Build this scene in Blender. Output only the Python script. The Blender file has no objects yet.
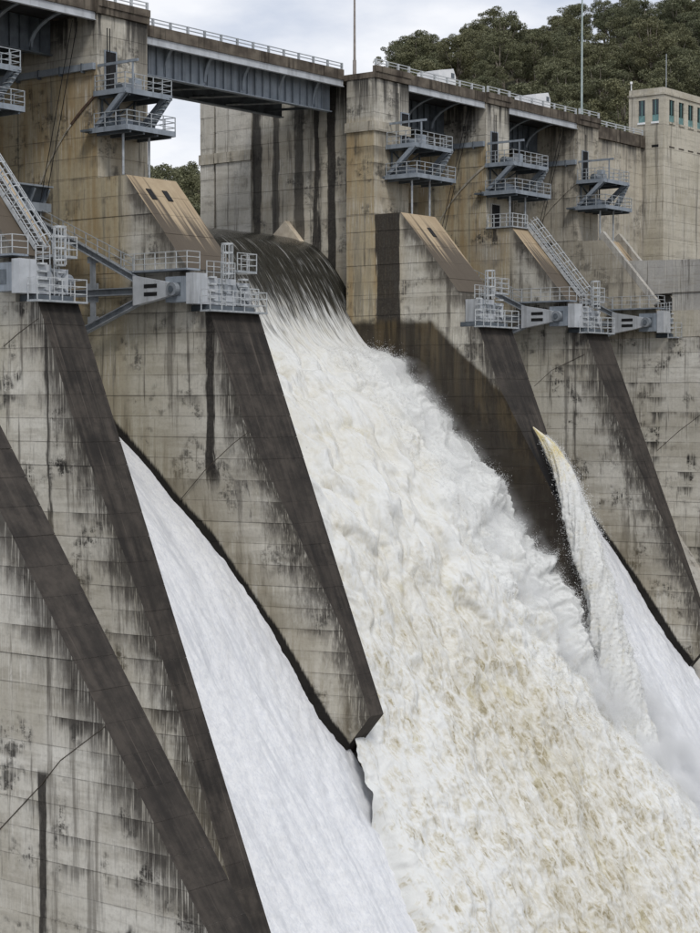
import bpy, math, random
import numpy as np
from mathutils import Vector, Matrix
R = math.radians
rnd = random.Random(7)
sc = bpy.context.scene
col = sc.collection

# ------------------------------------------------------------------ camera
# X runs along the dam, +Y is upstream, the camera height is z = 0
YAW = 37.686; PITCH = 1.997
cam_d = bpy.data.cameras.new('camera'); cam = bpy.data.objects.new('camera', cam_d); col.objects.link(cam)
cam_d.sensor_fit = 'HORIZONTAL'; cam_d.sensor_width = 36.0; cam_d.lens = 1850 / 700 * 36
cam_d.clip_start = 1; cam_d.clip_end = 6000
cam.location = (0, 0, 0)
cam.rotation_euler = (R(90 - PITCH), 0, R(YAW - 90))
sc.camera = cam

# ------------------------------------------------------------------ sky, sun, exposure
SUN_DIR = Vector((-0.45, -0.62, 0.95)).normalized()     # towards the sun
w = bpy.data.worlds.new('World'); sc.world = w; w.use_nodes = True
nt = w.node_tree; nt.nodes.clear()
out = nt.nodes.new('ShaderNodeOutputWorld'); bg = nt.nodes.new('ShaderNodeBackground'); bg.inputs[1].default_value = 0.1
sky = nt.nodes.new('ShaderNodeTexSky'); sky.sky_type = 'NISHITA'; sky.sun_disc = False
sky.sun_elevation = math.asin(SUN_DIR.z); sky.sun_rotation = math.atan2(SUN_DIR.x, SUN_DIR.y)
tc = nt.nodes.new('ShaderNodeTexCoord'); mp = nt.nodes.new('ShaderNodeMapping'); mp.inputs['Scale'].default_value = (1, 1, 2.6)
n1 = nt.nodes.new('ShaderNodeTexNoise'); n1.inputs['Scale'].default_value = 11; n1.inputs['Detail'].default_value = 7; n1.inputs['Roughness'].default_value = 0.52
rp = nt.nodes.new('ShaderNodeValToRGB')
rp.color_ramp.elements[0].position = 0.34; rp.color_ramp.elements[0].color = (5.4, 5.9, 6.95, 1)
rp.color_ramp.elements[1].position = 0.66; rp.color_ramp.elements[1].color = (8.4, 8.5, 8.85, 1)
mx = nt.nodes.new('ShaderNodeMix'); mx.data_type = 'RGBA'; mx.inputs[0].default_value = 0.93
nt.links.new(tc.outputs['Generated'], mp.inputs[0]); nt.links.new(mp.outputs[0], n1.inputs['Vector'])
nt.links.new(n1.outputs[0], rp.inputs[0]); nt.links.new(sky.outputs[0], mx.inputs[6]); nt.links.new(rp.outputs[0], mx.inputs[7])
nt.links.new(mx.outputs[2], bg.inputs[0]); nt.links.new(bg.outputs[0], out.inputs[0])
sun_d = bpy.data.lights.new('sun', 'SUN'); sun_d.energy = 1.5; sun_d.angle = R(14); sun_d.color = (1, 0.97, 0.92)
sun = bpy.data.objects.new('sun', sun_d); col.objects.link(sun); sun.rotation_euler = SUN_DIR.to_track_quat('Z', 'Y').to_euler()
sun.location = (60, 20, 120)
sc.view_settings.view_transform = 'Standard'; sc.view_settings.look = 'None'
sc.view_settings.exposure = 0.22; sc.view_settings.gamma = 1.0; sc.view_settings.use_curve_mapping = False
sc.cycles.use_denoising = True
sc.cycles.volume_bounces = 3; sc.cycles.volume_step_rate = 0.08; sc.cycles.volume_max_steps = 256; sc.cycles.max_bounces = 8; sc.cycles.diffuse_bounces = 3; sc.cycles.transparent_max_bounces = 12

# ------------------------------------------------------------------ node helper
class G:
    def __init__(s, name, rough=0.85, spec=0.3):
        s.m = bpy.data.materials.new(name); s.m.use_nodes = True
        s.nt = s.m.node_tree; s.b = s.nt.nodes['Principled BSDF']
        s.b.inputs['Roughness'].default_value = rough; s.b.inputs['Specular IOR Level'].default_value = spec
        s.pos = s.n('ShaderNodeNewGeometry').outputs['Position']
    def n(s, t): return s.nt.nodes.new(t)
    def put(s, sock, v):
        if isinstance(v, bpy.types.NodeSocket): s.nt.links.new(v, sock)
        elif isinstance(v, (tuple, list)): sock.default_value = (*v, 1) if len(sock.default_value) == 4 and len(v) == 3 else v
        else: sock.default_value = v
    def math(s, op, a, b=0.0, clamp=False):
        q = s.n('ShaderNodeMath'); q.operation = op; q.use_clamp = clamp; s.put(q.inputs[0], a); s.put(q.inputs[1], b); return q.outputs[0]
    def add(s, a, b): return s.math('ADD', a, b)
    def sub(s, a, b): return s.math('SUBTRACT', a, b)
    def mul(s, a, b): return s.math('MULTIPLY', a, b)
    def mx(s, a, b): return s.math('MAXIMUM', a, b)
    def mn(s, a, b): return s.math('MINIMUM', a, b)
    def sm(s, v, a, b, lo=0.0, hi=1.0):
        q = s.n('ShaderNodeMapRange'); q.interpolation_type = 'SMOOTHSTEP'
        if a > b: a, b, lo, hi = b, a, hi, lo
        s.put(q.inputs[0], v); q.inputs[1].default_value = a; q.inputs[2].default_value = b; q.inputs[3].default_value = lo; q.inputs[4].default_value = hi
        return q.outputs[0]
    def mix(s, f, a, b, mode='MIX'):
        q = s.n('ShaderNodeMix'); q.data_type = 'RGBA'; q.blend_type = mode; s.put(q.inputs[0], f); s.put(q.inputs[6], a); s.put(q.inputs[7], b); return q.outputs[2]
    def scale(s, v, sx, sy=None, sz=None):
        q = s.n('ShaderNodeVectorMath'); q.operation = 'MULTIPLY'; s.put(q.inputs[0], v); q.inputs[1].default_value = (sx, sy if sy is not None else sx, sz if sz is not None else sx); return q.outputs[0]
    def noise(s, v, sc_, det=4, ro=0.55, dist=0.0):
        q = s.n('ShaderNodeTexNoise'); s.put(q.inputs['Vector'], v); q.inputs['Scale'].default_value = sc_; q.inputs['Detail'].default_value = det; q.inputs['Roughness'].default_value = ro; q.inputs['Distortion'].default_value = dist
        return q.outputs[0]
    def xyz(s, v=None):
        q = s.n('ShaderNodeSeparateXYZ'); s.put(q.inputs[0], v or s.pos); return q.outputs
    def vec(s, x, y, z):
        q = s.n('ShaderNodeCombineXYZ'); s.put(q.inputs[0], x); s.put(q.inputs[1], y); s.put(q.inputs[2], z); return q.outputs[0]
    def rand(s): return s.n('ShaderNodeObjectInfo').outputs['Random']
    def attr(s, name):
        q = s.n('ShaderNodeAttribute'); q.attribute_name = name; return q.outputs['Fac']
    def bump(s, h, strength=0.5, dist=0.05):
        q = s.n('ShaderNodeBump'); q.inputs['Strength'].default_value = strength; q.inputs['Distance'].default_value = dist; s.put(q.inputs['Height'], h); s.nt.links.new(q.outputs[0], s.b.inputs['Normal'])
    def out(s, c, rough=None):
        s.put(s.b.inputs['Base Color'], c)
        if rough is not None: s.put(s.b.inputs['Roughness'], rough)
        return s.m

def concrete(name, pale=(0.60, 0.575, 0.51), grey=(0.43, 0.405, 0.345), edge=None, ochre=0.0, wet3=False, black=0.8, but=True, strip=None, topz=27.0, ochre_to=999.0, chute=True, drip=0.7, reach_w=2.7):
    """weathered mass concrete: rain streaks, black growth hanging below joints and raking edges, ochre seepage"""
    g = G(name, 0.88, 0.25); p = g.pos; x, y, z = g.xyz()
    ny = g.xyz(g.n('ShaderNodeNewGeometry').outputs['Normal'])[1]
    blot = g.noise(p, 0.16, 4, 0.55)
    streak = g.noise(g.scale(p, 1.0, 1.0, 0.06), 1.0, 6, 0.68)
    fine = g.noise(g.scale(p, 4.5, 4.5, 0.16), 1.0, 4, 0.6)
    hair = g.noise(g.scale(p, 9.0, 9.0, 0.35), 1.0, 3, 0.6)
    grain = g.noise(p, 5.0, 5, 0.7)
    big = g.noise(g.scale(p, 0.30, 0.30, 0.22), 1.0, 3, 0.6)
    c = g.mix(g.sm(blot, 0.36, 0.62), grey, pale)
    c = g.mix(g.mul(g.sm(fine, 0.45, 0.75), 0.5), c, (0.60, 0.57, 0.50))
    c = g.mix(g.mul(g.sm(g.noise(g.scale(p, 0.18, 0.18, 1.5), 1.0, 4, 0.65), 0.45, 0.65), 0.4), c, (0.27, 0.245, 0.195))
    c = g.mix(g.mul(g.rand(), 0.42), c, g.mix(g.sm(streak, 0.4, 0.6), (0.33, 0.295, 0.225), (0.50, 0.47, 0.41)))
    if ochre > 0:
        o = g.mul(g.sm(y, 89.2, 91.0), g.mul(g.sm(z, 24.0, 22.6), g.sm(z, -4, 9)))
        if ochre_to < 900: o = g.mul(o, g.sm(y, ochre_to + 0.1, ochre_to, 0.3, 1.0))
        o = g.mul(o, g.sm(ny, -0.7, -0.3, 0.45, 1.0))
        oc = g.mix(g.sm(g.add(streak, g.mul(g.sub(blot, 0.5), 0.5)), 0.36, 0.64), (0.33, 0.225, 0.095), (0.47, 0.40, 0.26))
        c = g.mix(g.mul(o, g.mul(g.sm(blot, 0.18, 0.5), ochre)), c, oc)
        low = g.mul(g.sm(y, 81.5, 90.0), g.sm(z, 8, 4))
        c = g.mix(g.mul(low, 0.5), c, (0.40, 0.365, 0.265))
    c = g.mix(g.mul(g.mul(g.sm(hair, 0.5, 0.66), g.sm(g.noise(p, 0.28, 3), 0.48, 0.62)), 0.6), c, (0.70, 0.68, 0.62))
    # rain streaks
    c = g.mix(g.mul(g.sm(streak, 0.53, 0.66), 0.62), c, (0.11, 0.098, 0.08))
    c = g.mix(g.mul(g.sm(g.noise(g.scale(p, 2.0, 2.0, 0.16), 1.0, 5, 0.65), 0.57, 0.68), 0.6), c, (0.08, 0.07, 0.058))
    # black growth hanging from the lift joints
    zr = g.math('COMPARE', z, 10.825); zr.node.inputs[2].default_value = 4.775      # 1 between 6.05 and 15.6
    zt = g.math('GREATER_THAN', z, 15.6)
    ref = g.add(6.05, g.add(g.mul(zr, 15.6 - 6.05), g.mul(zt, 26.9 - 6.05)))
    h = g.math('FRACT', g.mul(g.sub(ref, z), 1 / 1.4))
    reach = g.add(g.mul(g.sub(hair, 0.5), 1.3), g.add(g.mul(g.sub(big, 0.54), 4.2), g.mul(g.sub(g.rand(), 0.6), 0.9)))
    gr = g.mul(g.sm(g.sub(g.add(reach, 0.30), h), -0.15, 0.75), g.sm(g.noise(p, 0.21, 3, 0.6), 0.42, 0.60))
    c = g.mix(g.mul(gr, g.mul(g.sm(fine, 0.25, 0.5), drip * black)), c, (0.045, 0.042, 0.038))
    c = g.mix(g.mul(g.mul(g.sm(h, 0.06, 0.0), g.sm(g.noise(p, 0.8, 3), 0.4, 0.6)), 0.5), c, (0.10, 0.09, 0.075))
    patch = g.mul(g.sm(g.noise(p, 0.33, 3, 0.6), 0.51, 0.63), g.sm(g.noise(g.scale(p, 0.9, 0.9, 1.3), 1.0, 6, 0.75), 0.44, 0.58))
    c = g.mix(g.mul(g.mul(patch, g.sm(hair, 0.34, 0.52)), black), c, (0.035, 0.033, 0.03))
    if edge:
        y0, z0, k = edge      # raking edge: y = y0 - k*(z0 - z)
        dn = g.sub(y, g.sub(y0, g.mul(g.sub(z0, z), k)))
        dn = g.add(dn, g.add(g.mul(g.sub(g.noise(g.scale(p, 1.0, 1.0, 0.35), 1.0, 5, 0.7), 0.5), 5.4), g.mul(g.sub(h, 0.5), g.mul(g.rand(), 1.3))))
        f = g.mul(g.sm(dn, reach_w, 0.2), g.sm(z, z0 + 0.1, z0 - 0.1))
        f = g.mul(f, g.sm(hair, 0.26, 0.50))
        c = g.mix(g.mul(f, 0.9), c, (0.05, 0.044, 0.039))
    if but:
        db = g.sub(y, g.sub(90.05, g.mul(g.sub(15.6, z), 0.86)))
        db = g.add(db, g.add(g.mul(g.sub(g.noise(g.scale(p, 1.0, 1.0, 0.3), 1.2, 4, 0.7), 0.5), 4.4), g.mul(g.sub(h, 0.5), g.mul(g.rand(), 1.0))))
        f = g.mul(g.mul(g.sm(db, 2.2, 0.2), g.sm(y, 90.3, 89.6)), g.mul(g.sm(z, 15.8, 15.4), g.sm(z, 6.5, 8.0)))
        c = g.mix(g.mul(g.mul(f, g.sm(hair, 0.2, 0.45)), 0.85), c, (0.055, 0.047, 0.039))
    if topz:
        f = g.mul(g.sm(g.add(z, g.mul(g.sub(fine, 0.5), 5)), topz - 3.6, topz - 0.2), g.sm(streak, 0.42, 0.54))
        c = g.mix(g.mul(f, 0.92), c, (0.028, 0.026, 0.024))
    if strip:
        for (ya, yb, za, zb, s_) in strip:
            yy = g.add(y, g.add(g.mul(g.sub(fine, 0.5), 0.8), g.mul(g.sub(g.noise(g.scale(p, 0.5, 0.5, 0.22), 1.0, 4, 0.6), 0.5), 1.1)))
            f = g.mul(g.mul(g.sm(yy, ya - 0.12, ya + 0.06), g.sm(yy, yb + 0.12, yb - 0.06)), g.mul(g.sm(z, zb + 0.4, zb), g.sm(g.add(z, g.mul(g.sub(streak, 0.5), 8)), za - 1, za + 2)))
            c = g.mix(g.mul(f, g.mul(g.sm(hair, 0.15, 0.4, 0.6, 1.0), s_)), c, (0.026, 0.023, 0.021))
    c = g.mix(g.mul(g.sm(grain, 0.42, 0.72), 0.22), c, (0.17, 0.155, 0.13))
    rough = 0.88
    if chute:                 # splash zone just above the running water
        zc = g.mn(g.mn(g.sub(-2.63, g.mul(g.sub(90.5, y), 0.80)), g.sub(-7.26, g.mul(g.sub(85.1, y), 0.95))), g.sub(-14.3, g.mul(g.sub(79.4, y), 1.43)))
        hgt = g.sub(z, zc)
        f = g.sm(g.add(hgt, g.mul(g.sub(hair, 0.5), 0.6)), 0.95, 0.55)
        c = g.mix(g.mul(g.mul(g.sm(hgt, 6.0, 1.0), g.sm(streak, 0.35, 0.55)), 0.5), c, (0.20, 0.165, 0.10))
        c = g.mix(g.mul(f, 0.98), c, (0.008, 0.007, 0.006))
    if wet3:                  # soaked by the spray of the open bay
        zl = g.mn(6.9, g.sub(6.9, g.mul(g.sub(87.2, y), 0.87)))
        zz = g.add(z, g.mul(g.sub(g.noise(p, 0.35, 5, 0.6), 0.5), 1.8))
        f = g.sm(g.sub(zl, zz), -0.25, 0.45)
        wetc = g.mix(g.sm(streak, 0.38, 0.58), (0.085, 0.062, 0.032), (0.022, 0.016, 0.010))
        wetc = g.mix(g.sm(g.sub(zl, z), 0.5, 6.0, 0, 0.85), wetc, (0.018, 0.013, 0.009))
        c = g.mix(g.mul(f, 0.95), c, wetc)
        rough = g.sub(0.88, g.mul(f, 0.5))
    g.bump(g.add(grain, g.mul(fine, 0.5)), 0.45, 0.03)
    return g.out(c, rough)

def slope_mat(name, dark, light, k, amount, lo=-99, wet=(0.055, 0.046, 0.038)):
    g = G(name, 0.8, 0.3); p = g.pos; x, y, z = g.xyz()
    fl = g.vec(g.mul(x, 2.2), g.mul(y, 0.05), g.mul(z, 0.07))
    s1 = g.noise(fl, 1.0, 4, 0.6); s2 = g.noise(g.scale(p, 1.4), 1.0, 5, 0.65); big = g.noise(p, 0.42, 5, 0.65)
    thin = g.noise(g.vec(g.mul(x, 7.0), g.mul(y, 0.12), g.mul(z, 0.12)), 1.0, 3, 0.5)
    mid = tuple((a + b) / 2 for a, b in zip(dark, light))
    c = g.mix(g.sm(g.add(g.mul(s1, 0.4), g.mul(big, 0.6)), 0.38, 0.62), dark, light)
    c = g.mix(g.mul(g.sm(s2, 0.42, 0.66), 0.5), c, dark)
    c = g.mix(g.mul(g.rand(), 0.35), c, mid)
    c = g.mix(g.mul(g.sm(thin, 0.63, 0.74), amount), c, tuple(q * 1.9 for q in light))
    if lo > -50:
        f = g.sm(g.add(z, g.mul(g.sub(s1, 0.5), 13)), lo + 2.6, lo - 0.2)
        c = g.mix(g.mul(f, 0.88), c, wet)
    g.bump(g.add(s2, g.noise(p, 7, 3)), 0.4, 0.03)
    return g.out(c)

def plain(name, c1, c2, rough=0.5, spec=0.4, sc_=2.0, metal=0.0, streaks=0.0):
    g = G(name, rough, spec); p = g.pos
    a = g.noise(p, sc_, 4, 0.6)
    c = g.mix(g.sm(a, 0.35, 0.68), c1, c2)
    if streaks:
        c = g.mix(g.mul(g.sm(g.noise(g.scale(p, 2.2, 2.2, 0.12), 1.0, 4, 0.6), 0.48, 0.66), streaks), c, (c1[0] * 0.3, c1[1] * 0.28, c1[2] * 0.26))
    g.b.inputs['Metallic'].default_value = metal
    g.bump(a, 0.15, 0.02)
    return g.out(c)

NOSE = (82.4, 6.05, 0.404)
M = {}
M['pier_left'] = concrete('concrete weathered', edge=NOSE, ochre=0.85, strip=[(82.0, 82.7, -6, 6.2, 0.97), (80.6, 80.85, -2, 6.2, 0.5)])
M['pier_near'] = concrete('concrete near pier', pale=(0.66, 0.64, 0.58), grey=(0.47, 0.445, 0.385), edge=(82.4, 6.05, 0.424), ochre=0.82, black=1.0, drip=0.9, strip=[(81.5, 81.75, -9, 6.2, 0.9)])
M['pier_drum'] = concrete('concrete beside open bay', edge=NOSE, ochre_to=95.7, ochre=0.82, wet3=True, strip=[(90.15, 92.6, -4, 15.5, 0.95), (96.2, 96.8, 6, 27, 0.95), (98.0, 98.9, 6, 27, 0.97), (99.9, 100.4, 6, 27, 0.95), (101.6, 102.6, 6, 27, 0.8), (104.4, 105.1, 6, 27, 0.8), (106.4, 107.3, 6, 27, 0.9)])
M['pier_far'] = concrete('concrete far pier', edge=NOSE, ochre=0.8, black=0.95, strip=[(84.2, 84.5, -9, 6.2, 0.55), (83.2, 83.5, -9, 6.2, 0.6)])
M['wall_side'] = concrete('concrete training wall', pale=(0.70, 0.68, 0.62), grey=(0.52, 0.495, 0.43), drip=1.0, reach_w=3.8, edge=(76.7, 6.05, 0.737), black=1.0, but=False, topz=None, chute=False, strip=[(65.2, 65.7, -40, -17.9, 0.95)])
M['upstream'] = concrete('concrete pale upstream', pale=(0.58, 0.55, 0.49), grey=(0.46, 0.435, 0.38), black=0.35, but=False, chute=False, topz=None)
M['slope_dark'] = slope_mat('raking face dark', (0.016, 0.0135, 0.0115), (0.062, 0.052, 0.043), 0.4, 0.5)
M['slope_wet'] = slope_mat('raking face soaked', (0.016, 0.0135, 0.0115), (0.062, 0.052, 0.043), 0.4, 0.4, lo=-5.0, wet=(0.006, 0.006, 0.007))
M['slope_tan'] = slope_mat('raking face tan', (0.31, 0.235, 0.15), (0.42, 0.335, 0.225), 0.86, 0.12, lo=12.0)
M['core'] = plain('joint core', (0.10, 0.09, 0.075), (0.14, 0.125, 0.10), 0.95, 0.1)
M['joint'] = plain('seam dark', (0.06, 0.052, 0.043), (0.11, 0.095, 0.08), 0.95, 0.1)
M['coping'] = plain('coping stained', (0.075, 0.062, 0.05), (0.17, 0.145, 0.115), 0.9, 0.2, 0.7, streaks=0.7)
M['tower'] = concrete('concrete tower', pale=(0.56, 0.52, 0.43), grey=(0.47, 0.43, 0.34), black=0.12, but=False, topz=None, chute=False)
M['greywall'] = concrete('concrete grey wall', pale=(0.46, 0.45, 0.43), grey=(0.34, 0.33, 0.31), black=0.15, but=False, topz=None, chute=False)
M['abut'] = concrete('concrete abutment', pale=(0.50, 0.45, 0.36), grey=(0.37, 0.335, 0.27), black=0.6, but=False, topz=28.0, chute=False)
M['steel_light'] = plain('steel pale blue grey', (0.40, 0.42, 0.44), (0.50, 0.52, 0.545), 0.45, 0.5, 0.9, streaks=0.3)
M['steel_mid'] = plain('steel girder blue grey', (0.21, 0.24, 0.275), (0.28, 0.315, 0.355), 0.5, 0.4, 0.8, streaks=0.35)
M['steel_arm'] = plain('steel arm grey', (0.20, 0.22, 0.24), (0.29, 0.31, 0.335), 0.5, 0.4, 1.0, streaks=0.3)
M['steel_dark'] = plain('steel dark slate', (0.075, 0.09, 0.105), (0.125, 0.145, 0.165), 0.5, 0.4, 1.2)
M['galv'] = plain('galvanised rail', (0.38, 0.40, 0.41), (0.52, 0.54, 0.55), 0.45, 0.5, 3.0)
M['galv_dull'] = plain('galvanised rail dull', (0.26, 0.285, 0.30), (0.40, 0.42, 0.44), 0.5, 0.5, 3.0)
M['black'] = plain('rubber black', (0.012, 0.012, 0.013), (0.02, 0.02, 0.02), 0.7, 0.2)
M['rust'] = plain('rusted plate', (0.07, 0.045, 0.035), (0.13, 0.085, 0.06), 0.8, 0.2, 3.0)
M['white'] = plain('white sheet metal', (0.72, 0.73, 0.74), (0.82, 0.82, 0.82), 0.4, 0.5)
M['cream'] = plain('cream block', (0.55, 0.47, 0.36), (0.66, 0.58, 0.46), 0.8, 0.2)
M['teal'] = plain('teal panel', (0.10, 0.20, 0.20), (0.16, 0.29, 0.28), 0.4, 0.4)
M['road'] = plain('asphalt', (0.045, 0.045, 0.047), (0.06, 0.06, 0.06), 0.95, 0.2)
M['bark'] = plain('eucalypt bark', (0.16, 0.135, 0.11), (0.36, 0.32, 0.27), 0.9, 0.1, 1.0)
g = G('window glass', 0.08, 0.6); M['glass'] = g.out((0.015, 0.03, 0.035))

# ------------------------------------------------------------------ mesh helper
class MB:
    def __init__(s): s.v = []; s.f = []; s.m = []
    def face(s, idx, m=0): s.f.append(tuple(idx)); s.m.append(m)
    def hexa(s, p, mats=(0,) * 6):
        # p: bottom 0-3 (counter-clockwise from above), top 4-7; mats: bottom, top, side01, side12, side23, side30
        o = len(s.v); s.v += [tuple(q) for q in p]
        for q, m in zip(((3, 2, 1, 0), (4, 5, 6, 7), (0, 1, 5, 4), (1, 2, 6, 5), (2, 3, 7, 6), (3, 0, 4, 7)), mats): s.face([o + i for i in q], m)
        return s
    def box(s, x0, x1, y0, y1, z0, z1, m=0):
        return s.hexa(((x0, y0, z0), (x1, y0, z0), (x1, y1, z0), (x0, y1, z0), (x0, y0, z1), (x1, y0, z1), (x1, y1, z1), (x0, y1, z1)), (m,) * 6)
    def bar(s, a, b, w_, h_=None, m=0, up=(0, 0, 1)):
        a = Vector(a); b = Vector(b); d = (b - a).normalized(); u = Vector(up)
        if abs(d.dot(u)) > 0.95: u = Vector((0, 1, 0))
        sx = d.cross(u).normalized(); uz = sx.cross(d); h_ = h_ or w_
        c = [sx * (w_ / 2 * i) + uz * (h_ / 2 * j) for i, j in ((-1, -1), (1, -1), (1, 1), (-1, 1))]
        o = len(s.v); s.v += [tuple(a + q) for q in c] + [tuple(b + q) for q in c]
        for q in ((3, 2, 1, 0), (4, 5, 6, 7), (0, 1, 5, 4), (1, 2, 6, 5), (2, 3, 7, 6), (3, 0, 4, 7)): s.face([o + i for i in q], m)
        return s
    def prism(s, poly, x0, x1, m=0, ax='X'):
        # polygon in (y,z) extruded along X, or in (x,z) along Y
        P = (lambda a, q: (a, q[0], q[1])) if ax == 'X' else (lambda a, q: (q[0], a, q[1]))
        o = len(s.v); n = len(poly)
        s.v += [P(x0, q) for q in poly] + [P(x1, q) for q in poly]
        s.face([o + i for i in range(n)], m); s.face([o + n + i for i in reversed(range(n))], m)
        for i in range(n):
            j = (i + 1) % n; s.face((o + i, o + n + i, o + n + j, o + j), m)
        return s
    def cyl(s, a, b, r0, r1=None, n=10, m=0, cap=True):
        a = Vector(a); b = Vector(b); d = (b - a).normalized(); u = Vector((0, 0, 1)) if abs(d.z) < 0.9 else Vector((1, 0, 0))
        sx = d.cross(u).normalized(); sy = d.cross(sx); r1 = r0 if r1 is None else r1; o = len(s.v)
        for c, r in ((a, r0), (b, r1)):
            for i in range(n):
                t = 2 * math.pi * i / n; s.v.append(tuple(c + sx * (r * math.cos(t)) + sy * (r * math.sin(t))))
        for i in range(n): j = (i + 1) % n; s.face((o + i, o + j, o + n + j, o + n + i), m)
        if cap: s.face([o + i for i in reversed(range(n))], m); s.face([o + n + i for i in range(n)], m)
        return s
    def build(s, name, mats, parent=None, smooth=False):
        if not isinstance(mats, (list, tuple)): mats = [mats]
        off = base(parent)
        me = bpy.data.meshes.new(name)
        me.from_pydata([(a - off[0], b - off[1], c - off[2]) for a, b, c in s.v], [], s.f)
        for q in mats: me.materials.append(M[q] if isinstance(q, str) else q)
        if len(mats) > 1: me.polygons.foreach_set('material_index', s.m)
        import bmesh
        bm = bmesh.new(); bm.from_mesh(me); bmesh.ops.recalc_face_normals(bm, faces=bm.faces); bm.to_mesh(me); bm.free()
        if smooth: me.polygons.foreach_set('use_smooth', [True] * len(me.polygons))
        o = bpy.data.objects.new(name, me); col.objects.link(o)
        if parent is not None: o.parent = parent; BASE[o.name] = off
        return o
BASE = {}
def base(p): return BASE.get(p.name, (0, 0, 0)) if p is not None else (0, 0, 0)
def thing(name, loc, label, cat, group=None):
    o = bpy.data.objects.new(name, None); col.objects.link(o); o.location = loc; o.empty_display_size = 0.5
    BASE[o.name] = tuple(loc); tag(o, label, cat, group); return o
def tag(o, label, cat, group=None):
    o['label'] = label; o['category'] = cat
    if group: o['group'] = group
    return o
def struct(o): o['kind'] = 'structure'; return o
MESH = {}
def shared(key, make, mat):
    if key not in MESH:
        b = MB(); make(b); o = b.build(key, mat); MESH[key] = o.data; bpy.data.objects.remove(o)
    return MESH[key]
def place(name, me, parent, loc, rot=None):
    o = bpy.data.objects.new(name, me); col.objects.link(o); off = base(parent)
    o.location = tuple(a - b for a, b in zip(loc, off))
    if rot: o.rotation_euler = rot
    o.parent = parent; return o

def railing(parent, pts, h=1.1, gap=1.15, rails=(1.0, 0.66, 0.33), th=0.055, mat='galv', post_th=None):
    """posts (shared mesh) and straight rails along a polyline of floor points"""
    pt = post_th or th * 1.15
    pm = shared('post_%s_%.2f_%.3f' % (mat, h, pt), lambda b: b.box(-pt / 2, pt / 2, -pt / 2, pt / 2, 0, h), mat)
    done = set()
    for a, b in zip(pts[:-1], pts[1:]):
        a = Vector(a); b = Vector(b); L = (b - a).length; n = max(1, round(L / gap))
        for i in range(n + 1):
            q = a.lerp(b, i / n); k = tuple(round(t, 2) for t in q)
            if k in done: continue
            done.add(k); place('post', pm, parent, q)
        for r in rails:
            up = Vector((0, 0, h * r - (th / 2 if r == 1.0 else 0)))
            MB().bar(a + up, b + up, th).build('rail', mat, parent)

# ------------------------------------------------------------------ numpy noise
def perlin(x, y, seed):
    rs = np.random.RandomState(seed); perm = rs.permutation(256); ang = rs.rand(256) * 2 * np.pi
    gx, gy = np.cos(ang), np.sin(ang)
    xi = np.floor(x).astype(int); yi = np.floor(y).astype(int); xf = x - xi; yf = y - yi
    u = xf * xf * xf * (xf * (xf * 6 - 15) + 10); v = yf * yf * yf * (yf * (yf * 6 - 15) + 10)
    def gr(ix, iy, dx, dy):
        h = perm[(perm[ix & 255] + iy) & 255]; return gx[h] * dx + gy[h] * dy
    a = gr(xi, yi, xf, yf); b = gr(xi + 1, yi, xf - 1, yf); c = gr(xi, yi + 1, xf, yf - 1); d = gr(xi + 1, yi + 1, xf - 1, yf - 1)
    return ((a * (1 - u) + b * u) * (1 - v) + (c * (1 - u) + d * u) * v) * 1.5
def fbm(x, y, seed, octs=4, ro=0.5, kind='n'):
    t = 0; amp = 1; tot = 0
    for i in range(octs):
        n = perlin(x * 2 ** i + 17.3 * i, y * 2 ** i - 9.1 * i, seed + i)
        if kind == 'r': n = 1 - 2 * np.abs(n)
        if kind == 'b': n = 2 * np.abs(n) - 0.6
        t = t + n * amp; tot += amp; amp *= ro
    return t / tot
def sstep(a, b, v): t = np.clip((v - a) / (b - a), 0, 1); return t * t * (3 - 2 * t)
def grid_mesh(name, V, nu, nv, mats, attrs=None):
    """V: (nu*nv,3) vertices, rows of nv"""
    me = bpy.data.meshes.new(name); me.vertices.add(nu * nv); me.vertices.foreach_set('co', V.astype(np.float32).ravel())
    i = np.arange(nu - 1)[:, None] * nv + np.arange(nv - 1)[None, :]
    q = np.stack([i, i + 1, i + nv + 1, i + nv], -1).reshape(-1, 4)
    me.loops.add(q.size); me.loops.foreach_set('vertex_index', q.ravel().astype(np.int32))
    me.polygons.add(len(q)); me.polygons.foreach_set('loop_start', np.arange(0, q.size, 4, dtype=np.int32)); me.polygons.foreach_set('loop_total', np.full(len(q), 4, np.int32))
    me.polygons.foreach_set('use_smooth', np.ones(len(q), bool))
    for k, a in (attrs or {}).items():
        at = me.attributes.new(k, 'FLOAT', 'POINT'); at.data.foreach_set('value', a.astype(np.float32).ravel())
    me.update(calc_edges=True); me.validate()
    me.materials.append(mats)
    o = bpy.data.objects.new(name, me); col.objects.link(o); return o

# ================================================================== SETTING
# riverbed far below, hidden under the torrent, out to the horizon
b = MB(); b.v = [(-3000, -3000, -62), (4000, -3000, -62), (4000, 4000, -62), (-3000, 4000, -62)]; b.face((0, 1, 2, 3))
M['ground'] = plain('river rock', (0.10, 0.09, 0.075), (0.18, 0.16, 0.13), 0.95, 0.2, 0.05)
struct(b.build('ground', 'ground'))

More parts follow.
